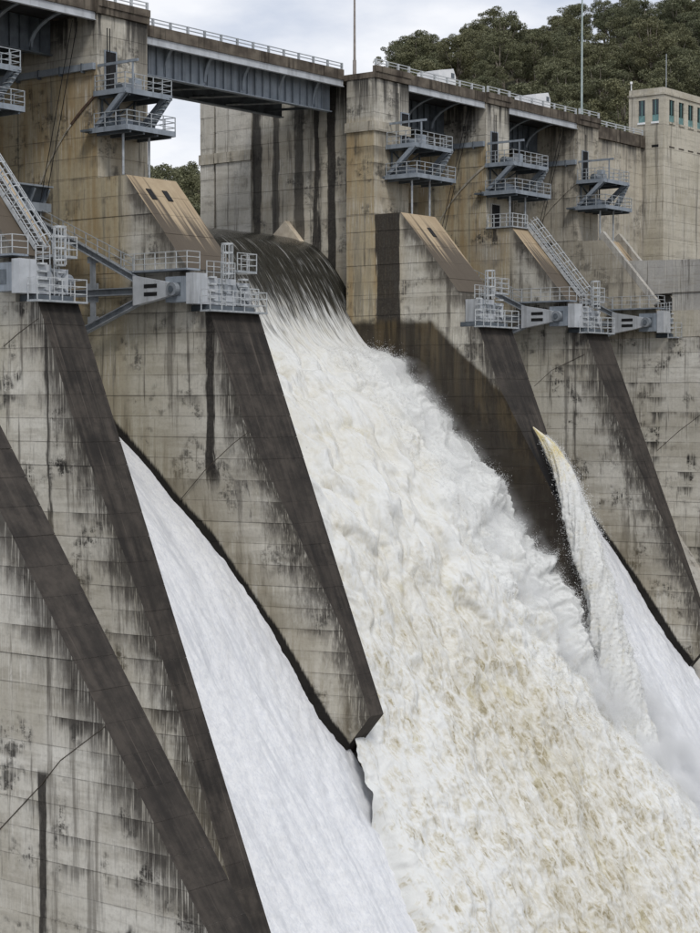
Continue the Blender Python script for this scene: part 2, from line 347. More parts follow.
# chute profile (water surface in the gated bays), y upstream to downstream
CH_Y = np.array([36, 54, 60, 66.5, 70, 73.8, 77, 79.4, 82, 85.1, 87.9, 90.5, 93.5, 97, 101.])
CH_Z = np.array([-76, -50.5, -42.1, -33, -28.1, -22.8, -18.2, -14.3, -10.65, -7.26, -4.64, -2.63, -0.7, 0.9, 1.3])
DR_Y = np.array([36, 54, 60, 66.5, 70, 73.8, 76, 78.4, 81.0, 84.2, 87.2, 90.0, 92.3, 93.8, 95.0, 96.1, 97.3, 98.7, 100.2, 102.2, 105, 109, 116.])
DR_Z = np.array([-74.5, -49.1, -40.7, -31.4, -26.5, -20.9, -17.2, -12.9, -8.4, -4.0, -0.6, 1.9, 3.7, 4.9, 6.4, 8.4, 10.4, 12.2, 13.4, 14.2, 14.7, 14.9, 14.95])
def resample(Y, Z, step, ymin, ymax):
    yy = np.linspace(ymin, ymax, 4000)[::-1]
    # smooth the interpolated profile
    zz = np.interp(yy, Y, Z); k = np.hanning(121); k /= k.sum(); zp = np.pad(zz, 60, mode='reflect', reflect_type='odd'); zz = np.convolve(zp, k, 'valid')
    s = np.concatenate([[0], np.cumsum(np.hypot(np.diff(yy), np.diff(zz)))])
    n = int(s[-1] / step); t = np.linspace(0, s[-1], n)
    return t, np.interp(t, s, yy), np.interp(t, s, zz)

# concrete apron beneath the water
t, yy, zz = resample(CH_Y, CH_Z - 1.2, 1.0, 40, 101)
xs = np.array([57., 175.]); V = np.stack([np.repeat(xs[None], len(t), 0), np.repeat(yy[:, None], 2, 1), np.repeat(zz[:, None], 2, 1)], -1).reshape(-1, 3)
struct(grid_mesh('spillway_apron', V, len(t), 2, M['greywall']))

# ---------------- water materials
def foam_mat(name, tan):
    g = G(name, 0.6, 0.3); p = g.pos; x, y, z = g.xyz()
    f = g.attr('foam'); dk = g.attr('dark'); t = g.attr('flow'); ag = g.attr('age')
    w1 = g.noise(g.vec(x, g.mul(t, 0.7), 0.0), 0.55, 4, 0.6)
    w2 = g.noise(g.vec(x, g.mul(t, 0.7), 7.0), 0.6, 4, 0.6)
    def vor(s_, st, wd, off):
        q = g.n('ShaderNodeTexVoronoi'); q.feature = 'DISTANCE_TO_EDGE'
        g.put(q.inputs['Vector'], g.vec(g.add(x, g.mul(w1, 2.6)), g.mul(g.add(t, g.mul(w2, 3.0)), st), off)); q.inputs['Scale'].default_value = s_
        return g.sm(q.outputs['Distance'], 0.0, wd, 1.0, 0.0)
    net = g.mx(g.mul(vor(0.66, 0.56, 0.28, 0.0), 1.0), g.mx(g.mul(vor(1.35, 0.6, 0.36, 3.0), 0.9), g.mul(vor(3.2, 0.7, 0.42, 5.0), 0.65)))
    fl = g.vec(x, g.mul(t, 0.58), 0.0)
    a = g.noise(fl, 1.7, 6, 0.68, 0.5); b_ = g.noise(fl, 6.8, 4, 0.65, 0.2)
    k = g.add(f, g.add(g.mul(g.sub(a, 0.5), 1.1), g.mul(g.sub(b_, 0.5), g.add(0.5, g.mul(ag, 0.45)))))
    k = g.add(k, g.mul(g.mul(g.sub(net, 0.62), 1.35), g.add(0.12, g.mul(ag, 0.88))))
    c = g.mix(g.sm(k, -0.35, 0.90), tan, (0.635, 0.625, 0.58))
    c = g.mix(g.mul(g.sm(k, 0.15, -0.6), 0.75), c, (tan[0] * 0.6, tan[1] * 0.58, tan[2] * 0.5))
    c = g.mix(g.sm(k, 0.60, 1.1), c, (0.665, 0.67, 0.655))
    c = g.mix(g.mul(g.mul(g.sm(g.noise(fl, 0.45, 4, 0.6), 0.52, 0.68), g.sm(k, 0.75, 0.2)), g.sub(0.75, g.mul(ag, 0.5))), c, (0.62, 0.575, 0.38))
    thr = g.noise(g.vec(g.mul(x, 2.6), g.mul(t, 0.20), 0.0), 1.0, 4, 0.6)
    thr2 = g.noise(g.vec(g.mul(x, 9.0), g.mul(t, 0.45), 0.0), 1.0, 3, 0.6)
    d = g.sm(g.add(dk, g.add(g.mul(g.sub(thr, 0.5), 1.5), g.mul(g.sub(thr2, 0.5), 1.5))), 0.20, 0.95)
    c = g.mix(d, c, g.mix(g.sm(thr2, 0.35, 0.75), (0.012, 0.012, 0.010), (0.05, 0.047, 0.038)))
    g.bump(g.add(g.mul(a, 1.0), g.add(g.mul(b_, 0.55), g.mul(net, g.mul(ag, 0.7)))), 0.42, 0.12)
    return g.out(c, g.sub(0.6, g.mul(d, 0.48)))
M['spout'] = foam_mat('spout water', (0.60, 0.49, 0.20))
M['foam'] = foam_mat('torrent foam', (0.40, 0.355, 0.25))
def sheet_mat(name):
    g = G(name, 0.5, 0.4); p = g.pos; x, y, z = g.xyz()
    fl = g.vec(g.mul(x, 1.0), g.mul(y, 0.55), g.mul(z, 0.5))
    a = g.noise(fl, 3.6, 6, 0.72, 0.5); b_ = g.noise(fl, 11.0, 4, 0.7); big = g.noise(g.vec(g.mul(x, 0.6), g.mul(y, 0.09), g.mul(z, 0.08)), 1.0, 4, 0.6)
    st = g.noise(g.vec(g.mul(x, 4.0), g.mul(y, 0.3), g.mul(z, 0.28)), 1.0, 4, 0.6)
    k = g.add(g.mul(a, 0.6), g.mul(b_, 0.4))
    c = g.mix(g.sm(k, 0.36, 0.58), (0.60, 0.615, 0.65), (0.735, 0.74, 0.75))
    c = g.mix(g.mul(g.mul(g.sm(big, 0.42, 0.62), g.sm(st, 0.36, 0.6)), 0.75), c, (0.52, 0.535, 0.565))
    g.bump(k, 0.7, 0.09)
    return g.out(c)
M['sheet'] = sheet_mat('thin white water')

# ---------------- sheets in the gated bays
def sheet(x0, x1, seed, ymin=50, ymax=99, step=0.16, endx=None):
    t, yy, zz = resample(CH_Y, CH_Z, step, ymin, ymax)
    nx = int((x1 - x0) / step) + 2; u = np.linspace(0, 1, nx)
    xl = np.full(len(t), x0); xr = np.full(len(t), x1)
    if endx: xr = x1 + (endx - x1) * sstep(71.2, 69.6, yy)
    X = xl[:, None] + (xr - xl)[:, None] * u[None]; T = np.repeat(t[:, None], nx, 1)
    Y = np.repeat(yy[:, None], nx, 1); Z = np.repeat(zz[:, None], nx, 1)
    ny = np.gradient(zz, yy); nn = np.stack([-ny, np.ones_like(ny)], -1); nn /= np.linalg.norm(nn, axis=1)[:, None]
    age = sstep(92, 76, Y)
    d = (0.06 + 0.22 * age) * fbm(X * 0.6, T * 0.22, seed, 5, 0.6) + 0.10 * age * fbm(X * 2.3, T * 0.9, seed + 9, 3, 0.6, 'r')
    Y = Y + d * nn[:, 0][:, None]; Z = Z + d * nn[:, 1][:, None]
    return grid_mesh('water', np.stack([X, Y, Z], -1).reshape(-1, 3), len(t), nx, M['sheet'])
for a in ((79.3, 95.6, 31), (128.0, 143.6, 41), (63.2, 78.0, 61, 50, 99, 0.4)):
    struct(sheet(*a))

# ---------------- the torrent in the open drum-gate bay
def torrent():
    step = 0.095
    t, yy, zz = resample(DR_Y, DR_Z, step, 46, 116)
    nx = 400; u = np.linspace(0, 1, nx)
    xl = np.interp(yy, [55, 66.5, 72.6, 74.2], [91.2, 92.3, 94.7, 96.2])
    xr = 124.0 + 3.4 * sstep(82, 75, yy) + 4.4 * sstep(73.0, 66.0, yy) + 1.4 * sstep(66, 58, yy) + 1.2 * sstep(95.6, 97.0, yy)
    X = xl[:, None] + (xr - xl)[:, None] * u[None]; T = np.repeat(t[:, None], nx, 1); Y = np.repeat(yy[:, None], nx, 1); Z = np.repeat(zz[:, None], nx, 1)
    dz = np.gradient(zz, yy); nn = np.stack([-dz, np.ones_like(dz)], -1); nn /= np.linalg.norm(nn, axis=1)[:, None]
    wx = X + 0.9 * fbm(X * 0.35, T * 0.3, 3, 2); wt = T + 1.2 * fbm(X * 0.3, T * 0.25, 5, 2)
    turb = sstep(94.2, 90.5, Y); fall = sstep(99.0, 95.5, Y)
    low = sstep(82, 72, Y)
    big = fbm(wx * 0.16, wt * 0.12, 11, 3, 0.55)
    puff = fbm(wx * 0.30, wt * 0.15, 21, 4, 0.42, 'b')
    net = fbm(wx * 0.75, wt * 0.34, 33, 4, 0.55, 'r')
    net2 = fbm(wx * 1.7 + 5, wt * 1.15, 55, 4, 0.65, 'r')
    d = turb * ((1.35 - 0.6 * low) * big + (0.85 - 0.55 * low) * (puff + 0.25) + (0.05 + 0.16 * low) * net + (0.02 + 0.05 * low) * net2)
    d += fall * (1 - turb) * 0.10 * fbm(X * 1.6, T * 0.16, 71, 4, 0.6)
    d += (1 - fall) * 0.02 * fbm(X * 0.5, T * 0.4, 77, 2)
    # water heaped up and bursting along the right pier
    rr = np.clip((X - 114.0) / 11.0, 0, 1) ** 1.7
    heap = rr * sstep(93.4, 89.5, Y) * sstep(70.5, 76.5, Y)
    d += heap * (1.15 + 1.7 * fbm(wx * 0.38, wt * 0.30, 91, 4, 0.48, 'b') + 0.12 * fbm(wx * 1.1, wt * 0.9, 95, 3, 0.55, 'b'))
    # tumbling front where the falling curtain lands
    land = np.exp(-((Y - 91.6) / 1.5) ** 2); d += land * 0.35 * (fbm(wx * 0.7, wt * 0.5, 101, 4, 0.6, 'b') + 0.4)
    # lobed edges once past the pier ends
    free = sstep(71.0, 69.0, Y)
    el = (X - xl[:, None]); er = (xr[:, None] - X)
    d *= 1 - 0.75 * free * (1 - sstep(0.0, 2.2, el))
    d -= free * 1.55 * np.exp(-(np.clip(el, 0, 9) / 0.9) ** 2)
    d -= sstep(72.0, 69.5, Y) * 1.5 * np.exp(-(np.clip(er, 0, 9) / (1.1 + 0.6 * fbm(wt * 0.5, X * 0, 7, 3))) ** 2)
    X = X + turb * 0.18 * fbm(wx * 1.1, wt * 0.9, 111, 3)
    X = X + free * np.exp(-np.clip(er, 0, 9) / 1.5) * 0.9 * fbm(wt * 0.45, wt * 0 + 3.3, 113, 4, 0.6)
    X = X + free * np.exp(-np.clip(el, 0, 9) / 0.8) * 0.06 * fbm(wt * 0.5, wt * 0 + 8.3, 117, 3, 0.6)
    Yo = Y + d * nn[:, 0][:, None]; Zo = Z + d * nn[:, 1][:, None]
    mid = np.exp(-((X - (112.5 - 0.25 * (Y - 70))) / 9.5) ** 2)
    foam = 0.50 + 0.18 * (1 - low) - 0.32 * low * mid - 0.31 * low + 0.10 * big + (0.10 + 0.16 * low) * net + 0.20 * low * net2 + 0.30 * (puff + 0.2) * (1 - low) + heap * 0.5 + 0.3 * np.exp(-np.clip(er, 0, 50) / 4.0) + 0.4 * np.exp(-np.clip(el, 0, 50) / 4.5) * sstep(80, 70, Y)
    foam = foam - 0.34 * (1 - low) * turb * sstep(0.05, 0.45, fbm(wx * 0.26, wt * 0.34, 121, 3)) * np.exp(-((X - 108) / 9) ** 2)
    foam = foam - 0.22 * low * mid * sstep(-0.1, 0.5, fbm(wx * 0.16, wt * 0.07, 131, 3))
    foam = foam + 0.34 * turb * fbm(wx * 0.20, wt * 0.055, 211, 4, 0.6) + 0.16 * low * fbm(wx * 0.55, wt * 0.16, 221, 3, 0.6)
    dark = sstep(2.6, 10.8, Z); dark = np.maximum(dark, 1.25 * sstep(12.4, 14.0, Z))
    V = np.stack([X, Yo, Zo], -1).reshape(-1, 3)
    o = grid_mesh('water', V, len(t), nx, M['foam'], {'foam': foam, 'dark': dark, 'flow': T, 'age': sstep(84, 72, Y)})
    return o, V.reshape(len(t), nx, 3), nn, yy
tor, TV, TN, TY = torrent(); struct(tor)
struct(MB().box(60, 220, 116, 900, 14.2, 14.95).build('reservoir', plain('reservoir water', (0.03, 0.035, 0.03), (0.05, 0.055, 0.05), 0.1, 0.5)))

# ---------------- spray: flying drops and clots above the torrent
def spray(points, sizes, seed, mat):
    rs = np.random.RandomState(seed); n = len(points)
    bv = np.array([(1, 0, 0), (-1, 0, 0), (0, 1, 0), (0, -1, 0), (0, 0, 1), (0, 0, -1)], float)
    bf = np.array([(0, 2, 4), (2, 1, 4), (1, 3, 4), (3, 0, 4), (2, 0, 5), (1, 2, 5), (3, 1, 5), (0, 3, 5)])
    ax = rs.randn(n, 3, 3); q, _ = np.linalg.qr(ax)
    sc3 = sizes[:, None] * (0.55 + 0.9 * rs.rand(n, 3))
    V = np.einsum('kj,njm->nkm', bv, q * sc3[:, :, None]) + points[:, None, :]
    F = bf[None] + 6 * np.arange(n)[:, None, None]
    me = bpy.data.meshes.new('spray'); me.from_pydata(V.reshape(-1, 3), [], F.reshape(-1, 3).tolist())
    me.polygons.foreach_set('use_smooth', [True] * len(me.polygons)); me.materials.append(mat)
    o = bpy.data.objects.new('spray', me); col.objects.link(o); o['kind'] = 'stuff'; return o
g = G('spray drops', 0.5, 0.4); M['spray'] = g.out((0.85, 0.855, 0.85))
def edge_spray(n, seed, i0, i1, j0, j1, lift, up=0.6, smax=0.10):
    rs = np.random.RandomState(seed); i = np.interp(rs.rand(n), [0, 1], [i0, i1]).astype(int)
    j = (j1 - (j1 - j0) * rs.rand(n) ** 2.2).astype(int); j = np.clip(j, 0, TV.shape[1] - 1)
    P = TV[i, j].copy(); h = rs.exponential(lift, n)
    clump = 0.3 + 1.4 * np.clip(fbm(TV[i, j, 0] * 0.8 + 40, TV[i, j, 1] * 0.8, 141, 3) + 0.35, 0, 1); h = h * clump
    P[:, 2] += h * up; P[:, 1] -= h * 0.55 * rs.rand(n); P[:, 0] += rs.randn(n) * 0.15
    return P, smax * (0.25 + rs.rand(n) ** 2 * 0.9) * np.exp(-h * 0.25)
def row(y): return int(np.argmin(np.abs(TY - y)))
P1_, S1 = edge_spray(70000, 1, row(93), row(71), 290, 395, 0.42, 0.6, 0.034)
P2_, S2 = edge_spray(9000, 2, row(92.5), row(58), 20, 395, 0.2, 0.5, 0.035)
P3_, S3 = edge_spray(25000, 3, row(72), row(58), 340, 399, 0.4, 0.5, 0.034)
spray(np.concatenate([P1_, P2_, P3_]), np.concatenate([S1, S2, S3]), 5, M['spray'])

# drifting mist: soft closed puffs of thin water dust over the breaking edges
def mist(name, pts, rad, density, seed, sq=0.8):
    pts = np.array(pts, float); s_ = np.concatenate([[0], np.cumsum(np.linalg.norm(np.diff(pts, axis=0), axis=1))]); n = 260; nv = 40
    tt = np.linspace(0, s_[-1], n); C = np.stack([np.interp(tt, s_, pts[:, k]) for k in range(3)], -1); r = np.interp(tt, s_, rad)
    k = np.hanning(21); k /= k.sum(); C = np.stack([np.convolve(np.pad(C[:, q], 10, mode='reflect', reflect_type='odd'), k, 'valid') for q in range(3)], -1)
    d = np.gradient(C, axis=0); d /= np.linalg.norm(d, axis=1)[:, None]; sx = np.cross(d, (0.1, 1, 0.2)); sx /= np.linalg.norm(sx, axis=1)[:, None]; sy = np.cross(d, sx)
    a = np.linspace(0, 2 * np.pi, nv, endpoint=False); A = np.repeat(a[None], n, 0); T = np.repeat(tt[:, None], nv, 1); cx, cy = np.cos(A) * 1.5, np.sin(A) * 1.5
    rr = r[:, None] * (1 + 0.12 * fbm(cx * 0.7 + T * 0.5 + 9, cy * 0.7 - T * 0.42, seed, 2, 0.5))
    V = C[:, None] + sx[:, None] * (rr * np.cos(A))[..., None] + sy[:, None] * (rr * np.sin(A))[..., None] * sq
    V = V.reshape(-1, 3); F = []
    for i in range(n - 1):
        for j in range(nv): F.append((i * nv + j, i * nv + (j + 1) % nv, (i + 1) * nv + (j + 1) % nv, (i + 1) * nv + j))
    F.append(tuple(range(nv))[::-1]); F.append(tuple((n - 1) * nv + q for q in range(nv)))
    me = bpy.data.meshes.new(name); me.from_pydata(V.tolist(), [], F); me.update()
    g = G('mist'); x, y, z = g.xyz()
    zp = g.mn(g.mn(g.sub(3.9, g.mul(g.sub(92.0, y), 0.94)), g.sub(-0.6, g.mul(g.sub(87.2, y), 1.26))), g.sub(-8.4, g.mul(g.sub(81.0, y), 1.62)))
    h = g.mx(g.sub(z, zp), 0.0)
    wisp = g.sm(g.noise(g.vec(g.add(x, g.mul(y, 0.3)), g.mul(y, 0.8), g.mul(z, 0.8)), 0.62, 5, 0.62), 0.40, 0.68)
    fall = g.math('POWER', 2.718, g.mul(h, -0.48))
    dens = g.mul(g.mul(g.mul(wisp, fall), g.sm(x, 116.5, 122.5)), g.mul(density, g.sm(g.add(h, g.mul(g.sub(wisp, 0.5), 1.5)), 4.2, 1.5)))
    q = g.nt; q.nodes.remove(g.b); o_ = [k for k in q.nodes if k.type == 'OUTPUT_MATERIAL'][0]; pv = q.nodes.new('ShaderNodeVolumePrincipled')
    pv.inputs['Color'].default_value = (0.97, 0.975, 0.98, 1); q.links.new(dens, pv.inputs['Density']); q.links.new(pv.outputs[0], o_.inputs['Volume']); mt = g.m
    me.materials.append(mt); o = bpy.data.objects.new(name, me); col.objects.link(o); o['kind'] = 'stuff'; return o
PA = [(121.8, 92, 3.4), (122.0, 89, 2.0), (122.2, 86, -0.4), (122.6, 82.5, -5.2), (123.2, 79, -10.6), (124.4, 76.0, -15.8), (126.0, 73.4, -20.4), (128.0, 71.4, -23.6), (130.0, 69.2, -26.9), (132.0, 66.6, -30.8), (133.4, 63.4, -35.6)]
mist('mist', PA, [0.3, 2.2, 3.0, 3.4, 3.6, 3.6, 3.4, 3.8, 4.2, 4.0, 0.4], 2.2, 301, 0.9)

# spout thrown over the nose of the right drum pier
def spout():
    pts = np.array([(126.0, 78.85, -2.0), (126.8, 77.75, -3.5), (127.2, 76.5, -6.06), (127.4, 75.5, -9.0), (127.5, 74.6, -11.75), (127.65, 73.75, -15.3), (127.9, 72.9, -18.8), (128.3, 72.0, -22.6), (128.9, 70.9, -26.2), (129.6, 69.2, -29.0)])
    rad = np.array([0.05, 0.5, 0.95, 1.2, 1.35, 1.5, 1.7, 1.8, 1.6, 0.6])
    s = np.concatenate([[0], np.cumsum(np.linalg.norm(np.diff(pts, axis=0), axis=1))]); n = 330; nv = 72
    tt = np.linspace(0, s[-1], n); C = np.stack([np.interp(tt, s, pts[:, k]) for k in range(3)], -1)
    k = np.hanning(41); k /= k.sum(); C = np.stack([np.convolve(np.pad(C[:, q], 20, mode='reflect', reflect_type='odd'), k, 'valid') for q in range(3)], -1); r = np.interp(tt, s, rad)
    d = np.gradient(C, axis=0); d /= np.linalg.norm(d, axis=1)[:, None]
    sx = np.cross(d, (0.2, 1, 0.3)); sx /= np.linalg.norm(sx, axis=1)[:, None]; sy = np.cross(d, sx)
    a = np.linspace(0, 2 * np.pi, nv); A = np.repeat(a[None], n, 0); T = np.repeat(tt[:, None], nv, 1)
    cx, cy = np.cos(A) * 2.0, np.sin(A) * 2.0
    dis = 0.55 * fbm(cx * 0.6 + 50 + T * 0.25, cy * 0.6 + T * 0.2, 151, 4, 0.55) + 0.15 * fbm(cx * 2.4 + T * 1.5, cy * 2.4 + T * 1.1, 161, 4, 0.65, 'b')
    rr = r[:, None] * (1 + dis * sstep(0.2, 1.6, T))
    V = C[:, None] + sx[:, None] * (rr * np.cos(A))[..., None] * 1.0 + sy[:, None] * (rr * np.sin(A))[..., None] * 0.62
    yel = 1.7 * sstep(7.0, 1.0, T) * (0.55 + 0.9 * fbm(cx * 0.7 + T * 0.2, cy * 0.7 + T * 0.5, 181, 3))
    foam = 0.75 + 0.5 * fbm(cx * 1.3 + T * 0.8, cy * 1.3 + T * 0.6, 171, 4, 0.6, 'r') * 0.5 - 0.8 * yel
    return grid_mesh('water', V.reshape(-1, 3), n, nv, M['spout'], {'foam': foam, 'dark': foam * 0, 'flow': T, 'age': foam * 0 + 0.3}), V
sp, SV = spout(); struct(sp)
rs = np.random.RandomState(8); n = 90000; ii = (rs.rand(n) ** 0.85 * 329).astype(int); jj = rs.randint(0, 72, n)
ctr = SV[ii].mean(axis=1); sd = (0.25 + 0.9 * (ii / 330) ** 0.8)
Pq = ctr + (SV[ii, jj] - ctr) * (0.85 + rs.exponential(0.16, n))[:, None] + rs.randn(n, 3) * 0.06
Pq[:, 0] += rs.exponential(0.5, n) * sd * (rs.rand(n) < 0.55)
keep = ii > 12
spray(Pq[keep], (0.010 + 0.028 * rs.rand(n) ** 3)[keep], 9, M['spray'])

# ================================================================== PIERS
LIFT = 1.4
def lifts(parent, x0, x1, prof, zlo, zhi, yback, mats, cuts=(), name='concrete_lift', taper=None, tstart=-1.0):
    """stack of concrete lifts. prof(z) -> front y; mats[0] side, mats[1] raking face"""
    zs = set(); z = zhi
    while z > zlo: zs.add(round(z, 3)); z -= LIFT
    zs.add(zlo); zs = sorted(zs)
    for c in cuts:
        zs = [q for q in zs if abs(q - c) > 0.45 or q in (zlo, zhi)]; zs.append(c); zs = sorted(set(zs))
    for a, c in zip(zs[:-1], zs[1:]):
        ya = prof(a + 1e-4); yc = prof(c - 1e-4); j = rnd.uniform(-0.018, 0.018); k = rnd.uniform(-0.012, 0.012)
        e = rnd.choice((0.003, 0.005, 0.007, 0.011)); a2, c2 = a + e, c - e
        rake = 1 if abs(ya - yc) > 0.05 else 0
        ta, tc_ = (taper(a), taper(c)) if taper else (0, 0)
        if max(ta, tc_) < 0.03:
            MB().hexa(((x0 + j, ya + k, a2), (x1 + k, ya + k, a2), (x1 + k, yback, a2), (x0 + j, yback, a2), (x0 + j, yc + k, c2), (x1 + k, yc + k, c2), (x1 + k, yback, c2), (x0 + j, yback, c2)), (0, 0, rake, 0, 0, 0)).build(name, mats, parent)
        else:       # splayed side: the near face folds inward towards the nose
            q = MB(); fa = min(ya + 0.3 + max(0.0, tstart - a) * 1.45, 86.5); fc = min(yc + 0.3 + max(0.0, tstart - c) * 1.45, 86.5)
            q.v = [(x0 + j + ta, ya + k, a2), (x1 + k, ya + k, a2), (x1 + k, yback, a2), (x0 + j, yback, a2), (x0 + j, fa, a2), (x0 + j + tc_, yc + k, c2), (x1 + k, yc + k, c2), (x1 + k, yback, c2), (x0 + j, yback, c2), (x0 + j, fc, c2)]
            for f_, m_ in (((4, 3, 2, 1, 0), 0), ((5, 6, 7, 8, 9), 0), ((0, 1, 6, 5), rake), ((1, 2, 7, 6), 0), ((2, 3, 8, 7), 0), ((3, 4, 9, 8), 0), ((4, 0, 5, 9), 0)): q.face(f_, m_)
            q.build(name, mats, parent)
    b = MB()
    for a, c in zip(zs[:-1], zs[1:]):
        ya = prof(a + 1e-4) + 0.06; yc = prof(c - 1e-4) + 0.06
        tq = max(taper(a), taper(c)) if taper else 0
        xc = x0 + tq + (0.12 if tq > 0.03 else 0.05)
        b.hexa(((xc, ya, a), (x1 - .05, ya, a), (x1 - .05, yback - .05, a), (xc, yback - .05, a), (xc, yc, c), (x1 - .05, yc, c), (x1 - .05, yback - .05, c), (xc, yback - .05, c)))
    b.build('core', 'core', parent)

def nose(k, y0=82.4, zcut=-99): return lambda z: y0 - k * (6.05 - z) if z > zcut else y0 - k * (6.05 - zcut) + (zcut - z) * 0.85
def butt(z):
    if z > 15.6: return 92.8
    if z > 8.9: return 90.05 - 0.86 * (15.6 - z)
    return 84.35
def seam(parent, pts, x, th=0.04):
    b = MB()
    for a, c in zip(pts[:-1], pts[1:]): b.bar((x, a[0], a[1]), (x, c[0], c[1]), th, 0.035)
    b.build('seam', 'joint', parent)

PIERS = {}
def pier(key, x0, x1, mat, label, k=0.404, zend=-23.2, seam_pts=None, slots=(), upper=True, back=113.0, step_at=None, tp=(-1.0, -15.0, 3.5), zcut=-20.35, rake='slope_dark'):
    t = thing('spillway_pier', (x0, 82.4, zend), label, 'pier'); PIERS[key] = t
    low = nose(k, 82.4, zcut); ms = [mat, rake]; tpf = lambda z: tp[2] * min(1.0, max(0.0, (tp[0] - z) / (tp[0] - tp[1]))); mu = [mat, 'slope_tan']
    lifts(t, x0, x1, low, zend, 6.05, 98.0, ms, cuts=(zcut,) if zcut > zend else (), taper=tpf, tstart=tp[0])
    if upper:
        lifts(t, x0, x1, butt, 6.05, 15.6, 95.7, mu, cuts=(8.9,))
        lifts(t, x0, x1, lambda z: 92.8, 15.6, 26.9, 95.7 if step_at else back, mu)
        if not step_at:
            lifts(t, x0, x1, lambda z: 95.75, 6.05, 15.6, back, mu)
    if seam_pts: seam(t, seam_pts, x0 - 0.01)
    for (sx, sy) in slots:      # small drain openings in the raking face
        z = 15.6 - (90.05 - sy) / 0.86
        p = Vector((sx, sy - 0.02, z + 0.02)); dr = Vector((0, -0.86, -1)).normalized()
        MB().bar(p - dr * 0.5, p + dr * 0.5, 0.5, 0.06, up=(0, -0.75, 0.65)).build('drain_slot', 'black', t)
    return t
pier('P1', 76.2, 79.5, 'pier_near', 'concrete pier with dark raking face carrying the caged stair and pale steel box', 0.424, -38.0, [(85.4, 3.4), (84.0, 4.2), (82.3, 5.0)], tp=(-1.0, -15.0, 1.3), zcut=-99)
pier('P2', 91.46, 96.45, 'pier_left', 'concrete pier left of the open bay, with two drain slots in its tan sloping top', 0.404, -23.2, [(85.1, -6.6), (82.8, -4.5), (80.3, -2.7), (79.0, -1.95)], slots=((92.75, 88.9), (94.35, 88.9)))
t3 = pier('P3', 123.4, 128.3, 'pier_drum', 'concrete pier right of the open bay, wet brown below and struck by spray', 0.404, -23.2, None, slots=((125.9, 88.7),), step_at=True, tp=(1.5, -10.0, 3.5), rake='slope_wet')
pier('P4', 140.2, 144.0, 'pier_far', 'concrete pier with caged stair on its slope, one bay from the tower', 0.404, -23.2, [(87.6, 1.4), (85.8, 2.8), (82.5, 4.15)], tp=(-1.0, -15.0, 3.0))
# inner recess and upstream head of the drum pier
lifts(t3, 124.9, 128.2, lambda z: 95.75, 6.05, 26.9, 107.4, ['pier_drum', 'slope_tan'])
lifts(t3, 124.75, 128.2, lambda z: 107.45, 8.0, 27.0, 111.6, ['upstream', 'slope_tan'], name='concrete_lift')
lifts(t3, 124.9, 128.0, lambda z: 111.95, 8.0, 27.0, 113.6, ['upstream', 'slope_tan'], name='concrete_lift')
MB().box(124.62, 128.3, 107.4, 111.66, 21.4, 22.3).box(124.77, 128.1, 111.9, 113.7, 21.4, 22.3).build('band', 'abut', t3)
MB().prism([(101.2, 13.6), (105.0, 14.2), (103.2, 15.75)], 124.3, 125.2).build('seal_block', 'cream', t3)['label'] = 'small cream triangular block at the water line'
# ledge band round the head of the drum pier
MB().box(123.25, 128.4, 92.65, 95.8, 22.55, 23.35).build('band', 'abut', t3)

# outer training walls
def wall_pier(key, x0, x1, label, zend, sp=None, slope='slope_dark', yb=96.0):
    t = thing('training_wall', (x0, 70, zend), label, 'wall')
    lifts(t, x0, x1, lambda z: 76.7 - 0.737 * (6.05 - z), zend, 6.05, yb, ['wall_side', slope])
    if sp: seam(t, sp, x0 - 0.01, 0.05)
    return t
wall_pier('P0', 60.65, 63.4, 'pale streaked training wall with long dark raking top and one diagonal crack', -44.0, [(68.5, -20.9), (65.5, -18.3), (64.2, -17.0), (61.2, -15.05)])
t5 = wall_pier('P5', 156.3, 160.6, 'streaked concrete training wall below the big grey parapet block', -24.0, [(84.0, -4.6), (81.7, -2.7), (79.5, -1.2)])
lifts(t5, 156.3, 160.2, butt, 6.05, 15.6, 95.7, ['abut', 'slope_tan'], cuts=(8.9,))
lifts(t5, 156.3, 160.2, lambda z: 92.8, 15.6, 26.9, 113, ['abut', 'slope_tan'])
for xx in (156.3, 159.4):        # low kerbs either side of the raking top
    a = Vector((xx + 0.3, 90.3, 16.2)); c = Vector((xx + 0.3, 84.3, 9.25)); MB().bar(a, c, 0.55, 0.7).build('kerb', 'greywall', t5)
# grey wall standing on the far training wall
tg = thing('parapet_wall', (158, 78, 6.1), 'big smooth grey concrete parapet block beyond the last trunnion', 'wall')
MB().prism([(88.0, 10.3), (84.9, 10.25), (83.0, 10.3), (83.0, 6.1), (66, 6.1), (66, 13.0), (88.0, 13.55)], 157.2, 160.9).build('wall', 'greywall', tg)
MB().box(156.9, 157.25, 66, 82.9, 6.12, 8.6).build('plinth', 'tower', tg)
MB().bar((157.15, 66, 10.35), (157.15, 83, 10.3), 0.08, 0.05).build('seam', 'joint', tg)

